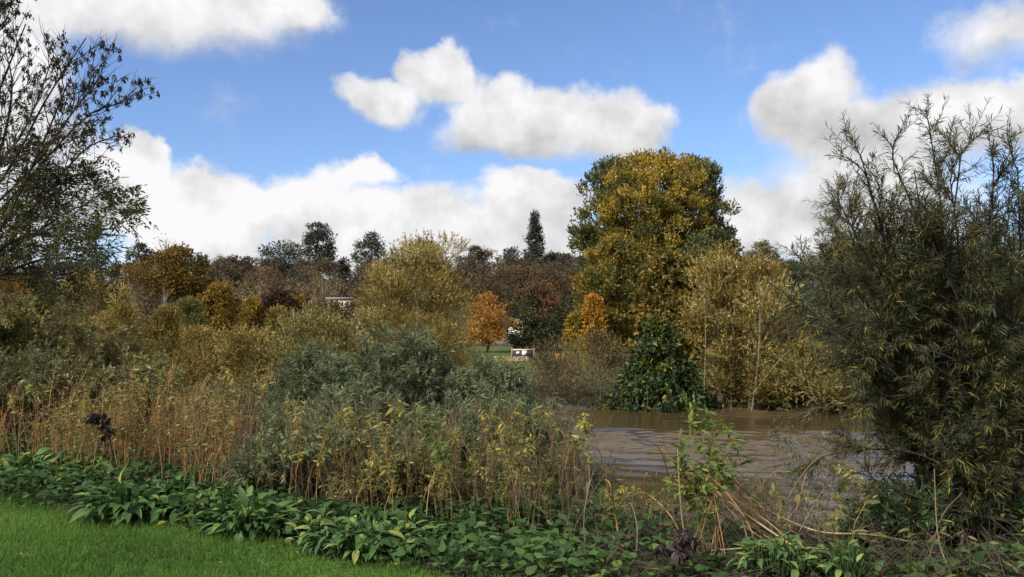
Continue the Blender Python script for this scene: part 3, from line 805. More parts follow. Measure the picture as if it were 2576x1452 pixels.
def notice_board():
    Y = 105
    R = ground_root('notice_board', 1316, Y, 'dark notice board with white sheet and pinkish posts in the meadow', 'sign')
    x, y, g = R.location
    zt = P(1316, 876, Y)[2]; H = zt - g
    for s in (-1, 1):
        p = MB(); p.box((x + s * 1.36, y, g + H / 2), (.22, .2, H)); p.build('post', MATS['post_pink'], R)
    b = MB(); b.box((x, y + .02, g + H * .45), (2.5, .08, H * .75)); b.build('panel', MATS['board_dark'], R)
    r = MB(); r.box((x, y - .04, g + H * .86), (2.5, .12, .16)); r.build('rail', MATS['cream_panel'], R)
    s = MB(); s.box((x + .18, y - .05, g + H * .60), (.62, .04, H * .46)); s.build('sheet', MATS['painted_white'], R)
    s = MB(); s.box((x - .62, y - .05, g + H * .60), (.42, .04, .3)); s.build('sheet', MATS['painted_white'], R)


def small_things():
    Y = 100
    A, B = P(1248, 912, Y), P(1330, 908, Y)
    cx = (A[0] + B[0]) / 2; g = float(gz(cx, Y))
    rng = np.random.default_rng(5)
    mb = MB()
    for x in np.arange(A[0], B[0], .45):
        for k in range(3):
            mb.box((x + rng.normal(0, .03) + .2 * (k % 2), Y + rng.normal(0, .04), g + .06 + .18 * k), (.42, .4, .17), rng.normal(0, .05))
    o = mb.build('stone_kerb', MATS['stone_tan'], None, origin=np.array((cx, Y, g)))
    tag(o, 'low pale stone edging in front of the notice board', 'wall')
    for i, (dx, h, lab) in enumerate([(1401, .95, 'orange post at the end of the stone edging'), (1416, .8, 'shorter orange post partly hidden by the russet scrub')]):
        R = ground_root('marker_post', dx, Y, lab, 'post', 'orange posts by the far bank')
        x, y, g = R.location
        p = MB(); p.box((x, y, g + h / 2), (.5 - .15 * i, .3, h)); p.build('body', MATS['post_orange'], R)
        c = MB(); c.box((x, y, g + h + .05), (.6 - .15 * i, .4, .1)); c.build('cap', MATS['stone_tan'], R)
    Y = 88
    R = ground_root('white_post', 558, Y, 'white post standing behind the golden bushes', 'post')
    x, y, g = R.location
    zt = P(558, 850, Y)[2]
    p = MB(); p.box((x, y, (g + zt) / 2), (.22, .2, zt - g)); p.build('body', MATS['painted_white'], R)
    c = MB(); c.box((x, y, zt + .05), (.3, .26, .1)); c.build('cap', MATS['painted_white'], R)


house()
cabin(600, 648, 754, 800, 172, 'cream cabin glimpsed left of the copper beech')
cabin(826, 886, 750, 800, 172, 'long cream cabin with grey roof left of the yellow willow')
fence(); notice_board(); small_things()


# ------------------------------------------------------------------ plants of the near bank
def shrub(name, label, cat, base, Y, tips, mat, group=None, seed=1, stems=20, spread=.3, nsec=9, sec=.8, ntw=6, tw=.4, per=14, leaf=.1, lw=.2,
          dY=.8, stem_mat='twig_grey', stem_r=.012, up=.25, droop=.02, tint=.45, cvar=.15, lvar=.2, bow=.12, tpl='lance', t0=.3, ang=.55, leaf_ang=.7, ldroop=.25, sec_t0=.25, airy=None, arms=()):
    """tips = (x0, x1, y0, y1) region the stems reach, or a list of (x, y) points"""
    rng = np.random.default_rng(seed)
    bx = (base - 1288) / F * Y
    g = float(gz(bx, Y))
    R = empty(name, (bx, Y, g), label, cat, group)
    ends = []
    if isinstance(tips, tuple):
        x0, x1, y0, y1 = tips
        for k in range(stems):
            fx = (k + rng.uniform(0, 1)) / stems
            cap = y0 + (y1 - y0) * (abs(2 * fx - 1) ** 2.2 * .8)
            ends.append((x0 + (x1 - x0) * fx, cap + (y1 - cap) * rng.uniform(0, 1) ** 1.6 * .75))
    else: ends = tips
    S = []
    for (ex, ey) in ends:
        yy = Y + rng.uniform(-dY, dY)
        e = P(ex, ey, yy)
        b = np.array((bx + rng.normal(0, spread), Y + rng.normal(0, spread * .6), 0)); b[2] = float(gz(b[0], b[1])) - .05
        m1 = b + (e - b) * .35 + UP * bow * np.linalg.norm(e - b) + rng.normal(size=3) * .04
        m2 = b + (e - b) * .7 + UP * bow * .9 * np.linalg.norm(e - b) + rng.normal(size=3) * .05
        S.append(curve([b, m1, m2, e], 10))
    S = np.stack(S)
    tb = MB()
    tb.tubes(S, stem_r * rng.uniform(.7, 1.3, len(S)), stem_r * .25, 5, rng.uniform(0, 1, len(S)))
    s2, _ = grow(S, nsec, sec, ang, rng, 6, sec_t0, 1.0, up=up, wob=.12, droop=droop)
    for q in arms:
        ar = curve([P(*a) for a in q], 12)[None]
        tb.tubes(ar, .016, .004, 5, .3)
        s2 = np.concatenate([s2, grow(ar, 7, .35, .55, rng, 6, .15, 1.0, up=.1, wob=.12, droop=droop)[0]])
    if airy is not None: s2 = s2[rng.uniform(0, 1, len(s2)) < np.where(s2[:, 3, 2] > P(0, airy[0], Y)[2], airy[1], 1.0)]
    tb.tubes(s2, stem_r * .4, stem_r * .15, 3, rng.uniform(0, 1, len(s2)))
    s3, _ = grow(s2, ntw, tw, ang, rng, 4, .15, 1.0, up=up * .7, wob=.14, droop=droop)
    tb.tubes(s3, stem_r * .2, stem_r * .09, 3, rng.uniform(0, 1, len(s3)))
    tb.build('branchwork', MATS[stem_mat], R)
    mb = MB()
    for (br, pr, tt0) in ((s3, per, .05), (s2, per, t0), (S, per, .6)):
        B = len(br)
        t = np.tile((np.arange(pr) + .5) / pr, (B, 1)) * (1 - tt0) + tt0 + rng.normal(0, .02, (B, pr))
        p, d = along(br, t)
        side = nrm(np.cross(d, rng.normal(size=d.shape)))
        a = rng.normal(leaf_ang, .2, d.shape[:2])[..., None]
        ld = nrm(d * np.cos(a) + side * np.sin(a) - UP * ldroop)
        ln = nrm(np.cross(side, d) * .5 + UP + rng.normal(size=d.shape) * .5)
        bt = rng.normal(tint, cvar, (B, 1))
        tn = np.clip(bt + rng.normal(0, lvar, (B, pr)), 0, 1)
        L = leaf * rng.uniform(.55, 1.25, (B, pr)) * (1 - .35 * t ** 4)
        mb.leaves(p.reshape(-1, 3), ld.reshape(-1, 3), ln.reshape(-1, 3), L.ravel(), L.ravel() * lw, tpl, tn.ravel())
    mb.build('foliage', MATS[mat], R)
    return R


# the ash at the left edge
def ash():
    rng = np.random.default_rng(301)
    Y = 12.5
    bx = (-260 - 1288) / F * Y; g = float(gz(bx, Y))
    R = empty('ash_tree', (bx, Y, g), 'ash tree with dangling dark seed bunches, half bare, at the left edge', 'tree')
    crotch = P(-190, 820, Y)
    tb = MB()
    tb.tubes(curve([(bx, Y, g - .2), (bx + .1, Y, g + 1), crotch, P(-150, 560, Y), P(-120, 200, Y), P(-130, -150, Y)], 16)[None], .2, .04, 10)
    L = [[(-170, 700), (-60, 560), (60, 400), (150, 250), (262, 95)], [(-150, 640), (80, 440), (200, 300), (300, 190)],
         [(-170, 720), (60, 480), (240, 300), (350, 258)], [(-180, 760), (80, 540), (240, 380), (340, 342)],
         [(-180, 760), (100, 590), (230, 520), (330, 530)], [(-150, 640), (0, 420), (60, 230), (55, 110)],
         [(-140, 420), (-50, 220), (10, 90), (50, 10)], [(-180, 760), (60, 600), (220, 590), (350, 570)],
         [(-180, 780), (0, 600), (120, 400), (215, 210)], [(-160, 680), (-30, 470), (90, 330), (180, 140)],
         [(-160, 640), (-40, 400), (20, 250), (110, 60)], [(-180, 800), (20, 690), (160, 650), (290, 660)],
         [(-180, 780), (30, 620), (160, 470), (300, 420)], [(-140, 500), (-60, 320), (0, 180), (20, 60)],
         [(-180, 800), (-20, 700), (80, 690), (190, 700)], [(-150, 600), (-60, 350), (-20, 150), (-40, -60)], [(-140, 300), (-60, 120), (0, 20), (90, -60)]]
    S = np.stack([curve([P(x - 45 * i / (len(c) - 1), y, Y + (i / (len(c) - 1)) * o) for i, (x, y) in enumerate(c)], 12) for c, o in zip(L, rng.uniform(-2.2, 2.2, len(L)))])
    tb.tubes(S, .027 * rng.uniform(.8, 1.3, len(S)), .008, 6)
    s2, _ = grow(S, 14, .9, .5, rng, 7, .2, .98, up=.25, wob=.13, taper=.55)
    tb.tubes(s2, .009, .003, 4)
    s3, _ = grow(s2, 6, .45, .55, rng, 5, .2, 1.0, up=.25, wob=.15, taper=.3)
    tb.tubes(s3, .0045, .002, 3)
    tb.build('trunk', MATS['dark_bark'], R)
    # pinnate leaves on the lower twigs, bunches of keys on the upper ones
    tw = np.concatenate([s3, s2[:, 2:7:1][:, :5]])
    end = tw[:, -1]
    zl = P(0, 400, Y)[2]; zk = P(0, 440, Y)[2]
    prob = np.clip((zl - end[:, 2]) / 1.0 + .5, .004, .8)
    sel = np.repeat(tw[rng.uniform(0, 1, len(tw)) < prob], 3, 0)
    p, d = along(sel, rng.uniform(.3, 1, (len(sel), 1))); p, d = p[:, 0], d[:, 0]
    d = nrm(d + rng.normal(size=d.shape) * .7 - UP * .25)
    n = len(p); Lr = rng.uniform(.16, .28, n)
    nl = 9
    u = np.concatenate([np.repeat(np.linspace(.25, .9, 4), 2), [1.0]])
    sd = np.array([1, -1] * 4 + [0])
    side = nrm(np.cross(d, UP + rng.normal(size=d.shape) * .3))
    lp = p[:, None] + d[:, None] * (u[None] * Lr[:, None])[..., None] - UP * (.25 * u[None] ** 2 * Lr[:, None])[..., None]
    ld = nrm(d[:, None] * .6 + side[:, None] * sd[None, :, None] * .9 - UP * .25 + rng.normal(size=(n, nl, 3)) * .15)
    ln = nrm(np.cross(side, d)[:, None] + rng.normal(size=(n, nl, 3)) * .4)
    tn = np.clip(rng.normal(.45, .2, (n, 1)) + rng.normal(0, .12, (n, nl)), 0, 1)
    LL = rng.uniform(.06, .10, (n, nl))
    mb = MB()
    mb.leaves(lp.reshape(-1, 3), ld.reshape(-1, 3), ln.reshape(-1, 3), LL.ravel(), LL.ravel() * .34, 'leaf', tn.ravel())
    mb.build('foliage', MATS['ash_leaf'], R)
    cand = s3[s3[:, -1, 2] > zk]
    cand = cand[rng.uniform(0, 1, len(cand)) < .75]
    p, _ = along(cand, rng.uniform(.4, 1, (len(cand), 1))); p = p[:, 0]
    k = 16
    c = p[:, None] + rng.normal(size=(len(p), k, 3)) * np.array((.014, .014, .022)) - UP * .03
    sz = rng.uniform(.7, 1.3, (len(p), 1))
    dd = nrm(rng.normal(size=c.shape) * .35 - UP)
    kb = MB()
    kb.leaves(c.reshape(-1, 3), dd.reshape(-1, 3), nrm(rng.normal(size=c.shape)).reshape(-1, 3), (np.full(c.shape[:2], .05) * sz).ravel(), .02, 'leaf', rng.uniform(0, 1, c.shape[0] * k))
    o = kb.build('seed_foliage', MATS['ash_key'], R)
    o['kind'] = 'stuff'


ash()

# the large willow at the right edge
W1 = [(2335, 302), (2245, 400), (2165, 390), (2100, 490), (2120, 525), (2060, 700), (2050, 790), (2420, 370), (2500, 410), (2560, 420), (2640, 470), (2300, 430), (2210, 510), (2390, 450), (2190, 585), (2150, 590), (2260, 545), (2350, 540), (2450, 520), (2540, 535), (2600, 585), (2090, 650), (2160, 660), (2240, 620), (2340, 600), (2440, 580), (2520, 620), (2600, 680), (2150, 790), (2200, 740), (2300, 700), (2400, 690), (2500, 720), (2590, 760), (2160, 880), (2240, 830), (2350, 800), (2460, 820), (2560, 840), (2230, 930), (2340, 900), (2450, 920), (2550, 940), (2250, 1030), (2320, 1010), (2440, 1030), (2560, 1050), (2300, 1130), (2400, 1140), (2530, 1150), (2620, 900), (2640, 1100), (2480, 1230), (2580, 1240), (2380, 660), (2480, 660), (2280, 780), (2420, 760), (2540, 580), (2190, 960), (2390, 860), (2500, 980)]
shrub('willow_tree', 'large dark narrow-leaved willow filling the right edge', 'tree', 2450, 7.6, W1, 'big_willow_leaf', None, seed=401, spread=.28, nsec=14, sec=.48, ntw=5, tw=.42,
      per=25, arms=[[(2620, 1030, 7.4), (2450, 930, 7.0), (2330, 880, 6.8), (2200, 872, 6.7)], [(2500, 1100, 7.4), (2400, 960, 6.9), (2290, 885, 6.7), (2180, 790, 6.6)],
      [(2470, 1070, 7.3), (2350, 1000, 6.9), (2220, 1000, 6.8), (2050, 1030, 6.8)], [(2600, 1320, 7.0), (2420, 1290, 6.8), (2280, 1240, 6.7), (2140, 1180, 6.7)], [(2500, 1250, 7.2), (2330, 1150, 6.9), (2200, 1130, 6.9), (2060, 1150, 7.0)],
      [(2640, 700, 7.4), (2480, 640, 7.0), (2330, 650, 6.9), (2200, 700, 6.8)]], airy=(560, .62), leaf=.086, lw=.085, dY=1.3, stem_mat='dark_bark', stem_r=.018, up=.12, droop=.05, tint=.5, cvar=.14, lvar=.26, bow=.07, ldroop=.15, sec_t0=.4)

# osiers in the middle of the bank
OS = 'osier shrubs along the near bank'
osr = dict(leaf=.10, lw=.17, per=12, nsec=11, ntw=7, sec=.6, tw=.28, stem_r=.011, sec_t0=.3)
shrub('osier_shrub', 'blue green osier in the middle, in front of the yellow willow', 'shrub', 1000, 12.5, (840, 1190, 850, 1090), 'osier_leaf', OS, seed=411, stems=34, tint=.42, dY=1.2, **osr)
shrub('osier_shrub', 'blue green osier left of the middle, under the olive willow bush', 'shrub', 800, 12.2, (660, 960, 910, 1130), 'osier_leaf', OS, seed=412, stems=32, tint=.45, dY=1.1, **osr)
shrub('osier_shrub', 'blue green osier whose tips reach in front of the far brown bushes', 'shrub', 1240, 12.0, (1080, 1370, 940, 1140), 'osier_leaf', OS, seed=413, stems=32, tint=.42, dY=1.1, **osr)
shrub('osier_shrub', 'thin osier with sparse grey twigs against the open water', 'shrub', 1370, 11, (1300, 1430, 1060, 1210), 'osier_leaf', OS, seed=414, stems=18, tint=.4, dY=.8, **{**osr, 'per': 7, 'nsec': 7})
shrub('osier_shrub', 'grey leaved osier low in front, below the blue green ones', 'shrub', 900, 9.8, (700, 1080, 1010, 1200), 'osier_leaf', OS, seed=415, stems=30, tint=.5, dY=.7, **{**osr, 'leaf': .085, 'nsec': 7})
shrub('osier_shrub', 'grey leaved osier low in front, next to the water gap', 'shrub', 1230, 9.6, (1060, 1380, 1030, 1220), 'osier_leaf', OS, seed=416, stems=26, tint=.48, dY=.7, **{**osr, 'leaf': .085, 'nsec': 6})
shrub('willow_sapling', 'pale grey green sapling clump flecked with yellow at the thicket foot', 'shrub', 800, 8.6, (600, 1000, 1060, 1260), 'osier_leaf', OS, seed=417, stems=26, tint=.6, dY=.6, **{**osr, 'leaf': .075, 'sec': .4, 'nsec': 7, 'stem_mat': 'stem_red'} if False else {**osr, 'leaf': .075, 'sec': .4, 'nsec': 7})
shrub('willow_sapling', 'pale yellow sapling clump low down behind the middle dock plant', 'shrub', 1000, 8.0, (860, 1140, 1120, 1290), 'thicket_leaf', OS, seed=418, stems=18, tint=.5, dY=.5, **{**osr, 'leaf': .07, 'sec': .35, 'nsec': 6})
# brown thicket on the left
TH = 'thicket shrubs on the left of the near bank'
thk = dict(leaf=.07, lw=.3, per=10, nsec=11, ntw=7, sec=.7, tw=.3, stem_r=.012)
shrub('thicket_shrub', 'dull olive brown shrub at the left edge under the ash', 'shrub', 60, 15, (-120, 240, 740, 970), 'thicket_leaf', TH, seed=421, stems=40, tint=.6, dY=1.4, **{**thk, 'leaf': .09})
shrub('thicket_shrub', 'grey green shrub between the ash and the pale far willow', 'shrub', 250, 15.5, (120, 380, 840, 1000), 'olive_willow_leaf', TH, seed=422, stems=34, tint=.4, dY=1.2, **{**thk, 'leaf': .09, 'lw': .2})
shrub('thicket_shrub', 'brown seedy shrub behind the red stems on the left', 'shrub', 330, 12.5, (170, 500, 930, 1100), 'thicket_leaf', TH, seed=423, stems=36, tint=.5, dY=1.0, **thk)
shrub('thicket_shrub', 'dark brown scrub at the left edge above the green dock leaves', 'shrub', 60, 12, (-100, 220, 930, 1090), 'thicket_leaf', TH, seed=424, stems=30, tint=.3, dY=.8, **thk)
shrub('thicket_shrub', 'grey twiggy dry shrub between the red stems and the osiers', 'shrub', 560, 12, (450, 680, 1010, 1150), 'thicket_leaf', TH, seed=425, stems=30, tint=.5, dY=.9, **{**thk, 'per': 5})
shrub('willow_sapling', 'small bluish willow beside the water gap, left of the leafy green plant', 'shrub', 1440, 9.6, (1370, 1540, 1140, 1280), 'osier_leaf', OS, seed=426, stems=14, tint=.25, dY=.5, **{**osr, 'leaf': .065, 'sec': .35, 'per': 6, 'nsec': 7, 'ntw': 4})
shrub('willow_sapling', 'dark small willow spray over the water right of the leafy plant', 'shrub', 1990, 8.6, (1880, 2120, 1090, 1290), 'osier_leaf', OS, seed=427, stems=14, tint=.25, dY=.5, **{**osr, 'leaf': .065, 'sec': .35, 'per': 5, 'nsec': 5, 'ntw': 3, 'stem_r': .005})
shrub('dark_shrub', 'dark shadowy scrub at the foot of the right willow', 'shrub', 2300, 7.4, (2130, 2640, 1230, 1400), 'nettle_leaf', TH, seed=428, stems=30, tint=.25, dY=.6, **{**thk, 'sec': .35, 'leaf': .06, 'nsec': 7})
shrub('leafy_plant', 'bright green leafy plant with red stems in front of the river', 'plant', 1770, 6.4, [(1735, 1040), (1765, 1075), (1800, 1060), (1835, 1110), (1720, 1130), (1860, 1160), (1705, 1180), (1780, 1140), (1815, 1180), (1745, 1210)],
      'fresh_leaf', None, seed=429, spread=.13, nsec=9, sec=.2, ntw=2, tw=.1, per=3, leaf=.09, lw=.26, dY=.25, stem_mat='stem_red', stem_r=.0036, tint=.5, bow=.03, sec_t0=.3, t0=.2)


# balsam stems: a few plants built once, then copied
def balsam_proto(seed, h, leafy, mat):
    rng = np.random.default_rng(seed)
    R = empty('balsam_plant', (0, 0, 0), 'thin red-brown balsam stem standing in the near bank thicket', 'plant', 'balsam stems in the thicket')
    s = curve([(0, 0, -.05), (rng.normal(0, .03), rng.normal(0, .03), h * .35), (rng.normal(0, .09), rng.normal(0, .09), h * .7), (rng.normal(0, .17), rng.normal(0, .15), h)], 9)[None]
    tb = MB(); tb.tubes(s, .0048, .0022, 5, rng.uniform(.3, 1))
    s2, _ = grow(s, 14, .30, .45, rng, 5, .4, .97, up=.4, wob=.12)
    tb.tubes(s2, .0022, .0012, 3, rng.uniform(0, 1, len(s2)))
    tb.build('stem', MATS['stem_red'], R)
    mb = MB()
    for br, pr, t0 in ((s2, max(3, int(leafy * 9)), .2), (s, int(leafy * 14) + 3, .45)):
        t = rng.uniform(t0, 1, (len(br), pr))
        p, d = along(br, t)
        ld = nrm(d * .5 + nrm(np.cross(d, rng.normal(size=d.shape))) * .9 - UP * .45); ln = nrm(UP + rng.normal(size=d.shape) * .5)
        L = rng.uniform(.05, .11, t.shape)
        mb.leaves(p.reshape(-1, 3), ld.reshape(-1, 3), ln.reshape(-1, 3), L.ravel(), L.ravel() * .27, 'lance', np.clip(rng.normal(.5, .27, t.size), 0, 1))
    mb.build('foliage', MATS[mat], R)
    return R


def copy_tree(o):
    c = o.copy(); col.objects.link(c)
    for ch in o.children:
        k = ch.copy(); col.objects.link(k); k.parent = c
    return c


def balsams():
    rng = np.random.default_rng(501)
    protos = [balsam_proto(510 + i, h, lf, m) for i, (h, lf, m) in enumerate([(1.25, .3, 'balsam_leaf'), (1.5, .5, 'balsam_leaf'), (1.1, .8, 'balsam_leaf'), (1.35, .15, 'thicket_leaf'), (1.0, 1.0, 'fresh_leaf'), (1.6, .25, 'thicket_leaf')])]
    first = set(); PH = (1.25, 1.5, 1.1, 1.35, 1.0, 1.6)
    zones = [(150, 600, 8.0, 11.0, 132, (0, 3, 5, 1, 3, 5), 900, 1090), (560, 900, 7.4, 9.5, 40, (0, 1, 2, 3), 1000, 1170), (880, 1460, 6.8, 9.2, 78, (0, 1, 2, 3, 4, 5), 1000, 1230), (-20, 200, 10.5, 13, 22, (0, 2, 4), 960, 1080), (1500, 1720, 6.6, 8.4, 14, (2, 3, 4), 1180, 1330), (1880, 2250, 6.2, 7.8, 12, (2, 3), 1180, 1330)]
    for (x0, x1, Y0, Y1, n, ks, ya, yb) in zones:
        for _ in range(n):
            Y = rng.uniform(Y0, Y1); dx = rng.uniform(x0, x1); x = (dx - 1288) / F * Y
            sN = near_dist(x, Y)
            if sN < .75:
                Y += (.75 - sN + rng.uniform(0, .5)) / .857; x = (dx - 1288) / F * Y
            k = int(rng.choice(ks))
            o = protos[k] if k not in first else copy_tree(protos[k])
            first.add(k)
            sc_ = float(np.clip((P(dx, ya + (yb - ya) * rng.uniform(0, 1) ** .8, Y)[2] - float(gz(x, Y))) / PH[k], .35, 1.35))
            o.location = (x, Y, float(gz(x, Y)))
            o.rotation_euler = (rng.normal(0, .09) * rng.choice((1, 1, 2.6)), rng.normal(0, .11) * rng.choice((1, 1, 2.6)), rng.uniform(0, 6.28))
            o.scale = (sc_, sc_, sc_)


balsams()


# broad-leaved dock and comfrey clumps along the edge of the lawn
def comfrey(px, py, wpx, label, seed, n=46, leaf=.27, tint=.45, hgt=.30):
    n, leaf, tint = int(n * 3.7), leaf * .58, tint + .05
    if px > 700: leaf *= .84; hgt *= .8
    rng = np.random.default_rng(seed)
    zc = (726 - py) / F
    Y = EYE / -(math.sin(PITCH) + math.cos(PITCH) * zc) * (math.cos(PITCH) - math.sin(PITCH) * zc)
    x = (px - 1288) / F * Y
    g = float(gz(x, Y))
    R = empty('comfrey_plant', (x, Y, g), label, 'plant', 'broad leaved clumps along the lawn edge')
    rad = wpx / F * Y / 2
    a = rng.uniform(0, 6.28, n); f = rng.uniform(0, 1, n) ** .6
    b = np.stack([x + np.cos(a) * f * rad * .62, Y + np.sin(a) * f * rad * .42, np.full(n, g)], 1)
    b[:, 2] = gz(b[:, 0], b[:, 1])
    out = np.stack([np.cos(a), np.sin(a), np.zeros(n)], 1)
    lift = rng.uniform(.4, 1.0, n) * hgt * (1.15 - .6 * f)
    p = b + UP * lift[:, None] + out * (.1 * f)[:, None]
    st = np.stack([b - UP * .03, b * .5 + p * .5 + out * .01, p], 1)
    tb = MB(); tb.tubes(st, .006, .004, 4, .5); tb.build('leaf_stalk', MATS['nettle_leaf'], R)
    d = nrm(out * rng.uniform(.5, 1.1, n)[:, None] + rng.normal(size=(n, 3)) * .35 + UP * (rng.uniform(-.1, .9, n) * (1.1 - f))[:, None])
    nn = nrm(UP + out * .35 + rng.normal(size=(n, 3)) * .2)
    L = leaf * rng.uniform(.45, 1.3, n)
    mb = MB(); mb.leaves(p, d, nn, L, L * rng.uniform(.32, .46, n), 'broad', np.clip(rng.normal(tint, .24, n), 0, .93))
    o = mb.build('foliage', MATS['comfrey_leaf'], R, smooth=True)


CF = [(80, 1215, 330, 'lush dock clump at the left edge of the picture, highest on the slope', 60, .3, .5), (250, 1225, 260, 'bright dock clump second from the left, under the dead burdock', 46, .28, .65),
      (340, 1310, 300, 'large dock clump beside the bare soil at the left end of the lawn', 62, .30, .4), (470, 1290, 200, 'dark dock clump behind the left end of the lawn, leaning right', 40, .27, .3),
      (640, 1345, 260, 'broad dock clump halfway along the lawn edge', 50, .26, .45), (560, 1310, 180, 'small dock clump between the halfway clump and the large left one', 30, .22, .4),
      (930, 1392, 330, 'big comfrey clump with heart shaped leaves in the middle of the lawn edge', 64, .24, .42), (1030, 1385, 190, 'comfrey clump joined to the right of the big middle one', 34, .24, .4),
      (820, 1375, 130, 'pale leaved comfrey at the left of the big middle clump', 20, .22, .7), (1950, 1440, 240, 'broad leaved clump in the lower right under the fallen canes', 30, .22, .55),
      (2110, 1452, 120, 'small broad leaved clump at the bottom edge, lower right', 16, .18, .5), (1190, 1345, 150, 'upright broad leaved dock under the tall balsam', 18, .22, .3)]
for i, (px, py, w, lab, n, lf, tn) in enumerate(CF): comfrey(px, py, w, lab, 600 + i, n, lf, tn)


def burdock(pts, Y, label, nleaf, seed, big):
    rng = np.random.default_rng(seed)
    x = (pts[0][0] - 1288) / F * Y; g = float(gz(x, Y))
    R = empty('dead_burdock', (x, Y, g), label, 'plant')
    s = curve([(x, Y, g - .05)] + [P(a, b, Y) for a, b in pts[1:]], 12)[None]
    tb = MB()
    tb.tubes(s, .012, .005, 5, .2)
    s2, _ = grow(s, 12, .22, .9, rng, 5, .35, .95, up=-.1, droop=.25)
    tb.tubes(s2, .005, .002, 3, .2); tb.build('stem', MATS['dead_leaf'], R)
    p, d = along(np.concatenate([s2, s[:, [0, 3, 6, 9, 11]]]), rng.uniform(.3, 1, (13, nleaf)))
    ld = nrm(d * .3 - UP + rng.normal(size=d.shape) * .4); n = d.size // 3
    L = rng.uniform(.07, .16, n) * big
    mb = MB(); mb.leaves(p.reshape(-1, 3), ld.reshape(-1, 3), nrm(rng.normal(size=(n, 3))), L, L * .4, 'broad', rng.uniform(0, 1, n)); mb.build('foliage', MATS['dead_leaf'], R)


burdock([(285, 0), (283, 1150), (268, 1085), (252, 1045), (232, 1040)], 8.75, 'blackened dead burdock with drooping top among the red stems', 20, 640, .5)
burdock([(1690, 0), (1694, 1400), (1690, 1375), (1700, 1365), (1712, 1380)], 5.75, 'dark dead clump of withered leaves at the bottom middle', 60, 641, .5)


# fallen and leaning dead canes
def cane(pts, r, label, mat='cane_pale', seed=0, group=None):
    rng = np.random.default_rng(seed)
    c = curve([P(*p) for p in pts], 14)
    tb = MB(); tb.tubes(c[None], r, r * .45, 6, .6)
    tw, _ = grow(c[None], 4, .25, .5, rng, 5, .4, .95, up=.1, wob=.15)
    tb.tubes(tw, r * .35, r * .15, 3, .4)
    tag(tb.build('dead_cane', MATS[mat], None, origin=c[0]), label, 'dead stem', group)


for i, (pts, r, mt, lab) in enumerate([
        ([(1900, 1270, 7.2), (2050, 1335, 6.9), (2190, 1345, 6.8), (2330, 1370, 6.8)], .009, 'cane_pale', 'long pale cane sagging from the leafy plant towards the right willow'),
        ([(1870, 1290, 6.7), (1990, 1370, 6.3), (2080, 1420, 6.0)], .008, 'cane_pale', 'pale cane sloping down past the lower right broad leaves'),
        ([(1790, 1385, 6.4), (1960, 1375, 6.4), (2130, 1385, 6.3)], .007, 'cane_pale', 'level orange-brown cane just above the lower right broad leaves'),
        ([(1500, 1425, 6.3), (1640, 1420, 6.2), (1780, 1440, 6.0)], .007, 'cane_pale', 'pale cane lying almost flat at the bottom middle'),
        ([(1520, 1330, 6.9), (1600, 1400, 6.5), (1700, 1440, 6.1)], .006, 'cane_pale', 'thin pale cane crossing the bottom middle diagonally'),
        ([(1720, 1200, 6.6), (1800, 1190, 6.8), (1880, 1260, 6.9), (1960, 1360, 6.7)], .007, 'stem_red', 'arched reddish cane over the leafy plant foot'),
        ([(2010, 1340, 6.6), (2060, 1250, 7.0), (2120, 1170, 7.3)], .007, 'twig_grey', 'leaning grey stem in front of the bright water'),
        ([(1000, 1370, 7.5), (1070, 1230, 8.2), (1120, 1110, 8.6)], .009, 'stem_red', 'red leaning stem above the big comfrey clump'),
        ([(1230, 1360, 7.3), (1290, 1290, 7.8), (1400, 1190, 8.4)], .008, 'stem_red', 'red stem leaning right beside the water gap'),
        ([(2395, 1452, 5.9), (2360, 1350, 6.1), (2350, 1180, 6.3)], .0055, 'dry_stem', 'upright brown stem rising from the bottom edge, lower right'),
        ([(2330, 1430, 6.2), (2370, 1300, 6.2), (2420, 1240, 6.3)], .008, 'twig_dark', 'dark curved stem under the right willow')]):
    cane(pts, r, lab, mt, 700 + i)


_r = np.random.default_rng(990)
for i in range(11):
    a, b = 1770 + _r.uniform(-20, 60), 1190 + _r.uniform(-20, 60)
    cane([(a, b, 6.9), (a + 40 + _r.uniform(0, 40), b + 70, 6.75), (a + 120 + _r.uniform(0, 60), b + 140, 6.55), (a + 190 + _r.uniform(0, 160), b + 165 + _r.uniform(0, 40), 6.35)], _r.uniform(.0045, .007),
         'yellow brown cane of the sheaf that sweeps down to the right of the leafy plant', str(_r.choice(['cane_pale', 'dry_stem', 'dry_stem', 'twig_dark'])), 960 + i, 'canes sweeping down to the right')
cane([(1704, 1130, 6.3), (1714, 1290, 6.1), (1732, 1400, 5.9), (1746, 1458, 5.8)], .0055, 'upright brown cane from the bottom edge into the leafy plant', 'dry_stem', 989)
for i in range(34):
    Y = _r.uniform(6.1, 8.4); dx = _r.uniform(1470, 2080)
    x = (dx - 1288) / F * Y; g0 = float(gz(x, Y))
    yb = 850 + (EYE - g0) / Y * 2143.6
    hh = _r.uniform(60, 210); ln = _r.normal(0, 70)
    cane([(dx, yb + 8, Y), (dx + ln * .3 + _r.normal(0, 8), yb - hh * .5, Y + _r.normal(0, .05)), (dx + ln, yb - hh, Y + _r.normal(0, .15)), (dx + ln * 1.6 + _r.normal(0, 20), yb - hh * _r.uniform(.85, 1.15), Y + _r.normal(0, .2))],
         _r.uniform(.004, .008), 'bent brown dead stalk in the tangle round the leafy green plant', str(_r.choice(['twig_dark', 'twig_grey', 'stem_red', 'twig_dark'])), 1000 + i, 'dead stalks by the river')


